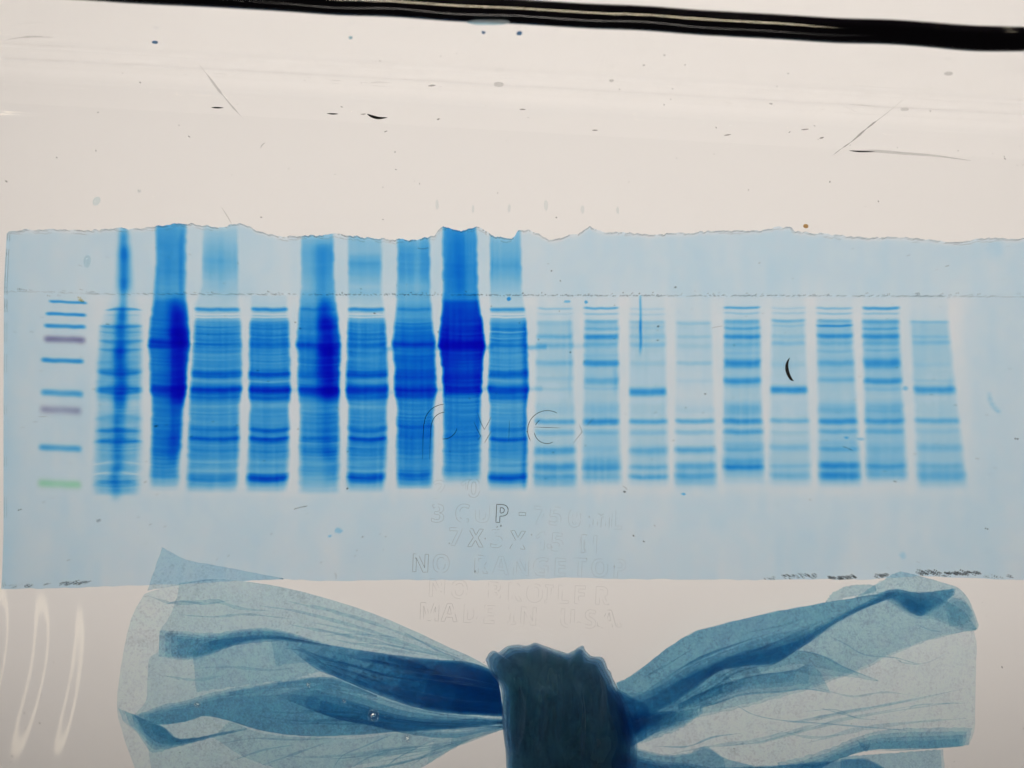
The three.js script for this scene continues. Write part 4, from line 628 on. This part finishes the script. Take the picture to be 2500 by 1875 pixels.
flake('painted_edge_line', [[2072, 367], [2100, 369], [2140, 369], [2200, 374], [2280, 380], [2370, 392]], 7, scratchPale, 'long thin grey line painted for the shaded liquid edge right of the slanting scratch', 'line', onGlass);  // shade at the edge of the liquid film, put into a grey strip
flake('painted_dark_dash', [[2074, 368], [2100, 370], [2136, 370]], 3.4, black, 'black streak painted for the dark liquid edge at the tip of the long thin line', 'fleck', onGlass);
for (const [x0, y0, x1, y1, w, lab] of [[1767, 331, 1785, 328, 3, 'tiny grey dash left of the paired flecks on the glass'], [1955, 317, 1975, 315, 3, 'tiny grey dash above the foot of the slanting scratch'], [2000, 338, 2012, 335, 4, 'tiny grey fleck beside the foot of the slanting scratch'], [1445, 318, 1460, 318, 3, 'tiny grey dash midway along the glass above the gel'], [1066, 292, 1074, 290, 3.5, 'tiny grey speck right of the long crescent'], [1268, 267, 1284, 267, 3, 'faint grey dash under the grey half moon spot']])
  flake('grey_fleck', [[x0, y0], [(x0 + x1) / 2, (y0 + y1) / 2], [x1, y1]], w, grey, lab, 'fleck', onGlass);
const scratchMat = faint(0.5), scratchFaint = faint(0.72);
flake('scratch', [[2203, 245], [2160, 280], [2118, 312], [2080, 345], [2050, 366], [2032, 380]], 3.4, scratchMat, 'dark straight scratch slanting down to the long thin line', 'scratch', onGlass, null, 1.6);
flake('scratch', [[482, 152], [508, 185], [530, 215], [560, 252], [592, 288]], 4, scratchFaint, 'pale scratch slanting past the small black dash', 'scratch', onGlass, null, 1.6);
flake('scratch', [[540, 505], [555, 528], [566, 548]], 2, scratchFaint, 'hair thin scratch ending at the torn edge of the gel', 'scratch', onGlass);
flake('scratch', [[636, 362], [640, 354], [648, 348]], 2.4, scratchFaint, 'tiny curved hairline on the glass above lane four', 'scratch', onGlass);
flake('scratch', [[20, 96], [70, 90], [130, 91]], 3.4, scratchFaint, 'faint bent line near the upper left corner of the dish', 'scratch', onGlass, null, 1);
// round dye spots and water marks
function spot(name, px, py, rx, ry, mat, label, place) {
  const pos = [], idx = [], n = 28; const c = place(px, py); pos.push(c.x, c.y + 0.0001, c.z);
  for (let i = 0; i < n; i++) { const t = i / n * Math.PI * 2, w = 1 + 0.35 * (noise(Math.cos(t) * 1.7 + px, Math.sin(t) * 1.7 + py, 95) - 0.5), v = place(px + rx * w * Math.cos(t), py + ry * w * Math.sin(t)); pos.push(v.x, v.y, v.z); idx.push(0, 1 + (i + 1) % n, 1 + i); }
  return tag(mesh(name, geometry(pos, idx), mat), label, 'spot');
}
spot('dye_spot', 378, 103, 7, 4, blue, 'dark blue dye spot high on the dish wall, alone', onGlass);
spot('dye_spot', 1268, 81, 7, 5, blue, 'bright blue dye spot under the rim, larger of two', onGlass);
spot('dye_spot', 1180, 79, 5, 3.6, blue, 'small blue dye spot under the rim, smaller of two', onGlass);
spot('dye_smear', 1192, 55, 56, 7, paleBlue, 'pale blue smear along the inside of the rim', onGlass);
spot('dye_spot', 856, 92, 5, 4, paleBlue, 'pale blue dye dot on the wall between the blue spots', onGlass);
spot('water_mark', 1218, 206, 12, 6, scratchFaint, 'grey half moon water mark in the middle of the wall', onGlass);
spot('water_mark', 1493, 197, 6, 3.5, scratchFaint, 'small round grey water mark on the bare wall', onGlass);
spot('water_mark', 2316, 180, 11, 5, scratchFaint, 'oval grey water mark under the wavy part of the rim', onGlass);
spot('water_mark', 2209, 267, 10, 4, scratchFaint, 'oval grey water mark at the head of the slanting scratch', onGlass);
spot('tan_crumb', 1967, 552, 7, 5, tan, 'tan crumb above the torn gel edge', (x, y) => at(x, y, -0.0005));

// faint marks where the wells of the torn off comb stood
for (const [px, py, rx, ry] of [[1067, 500, 4, 12], [1155, 510, 3, 10], [1243, 508, 4, 10], [1333, 502, 5, 13], [1422, 512, 5, 10], [1508, 514, 4, 9]]) {
  const o = spot('comb_mark', px, py, rx, ry, combMark, 'faint bluish mark in the row above the torn gel edge', onGlass); o.userData.category = 'mark'; o.userData.group = 'comb marks above the torn edge';
}
// dust on the bare glass: too fine to count
{
  const list = [];
  for (let i = 0; i < 150; i++) {
    const top = rnd() < 0.6, px = rnd() * 2500, py = top ? 130 + rnd() * 410 : 1445 + rnd() * 420, r = 0.7 + 1.5 * rnd() * rnd(), a = rnd() * 3, l = 1 + 2.5 * rnd() * rnd();
    const c = onDish(px, py), g = new THREE.CircleGeometry(r * K, 7); g.scale(l, 1, 1); g.rotateX(-Math.PI / 2); g.rotateY(a); g.translate(c.x, c.y + 0.00005, c.z); list.push(g);
  }
  const dust = mesh('dust', mergeGeometries(list), scratchMat); dust.userData = { kind: 'stuff', label: 'fine grey dust specks scattered over the bare glass', category: 'dust' };
}

renderer.render(scene, camera);
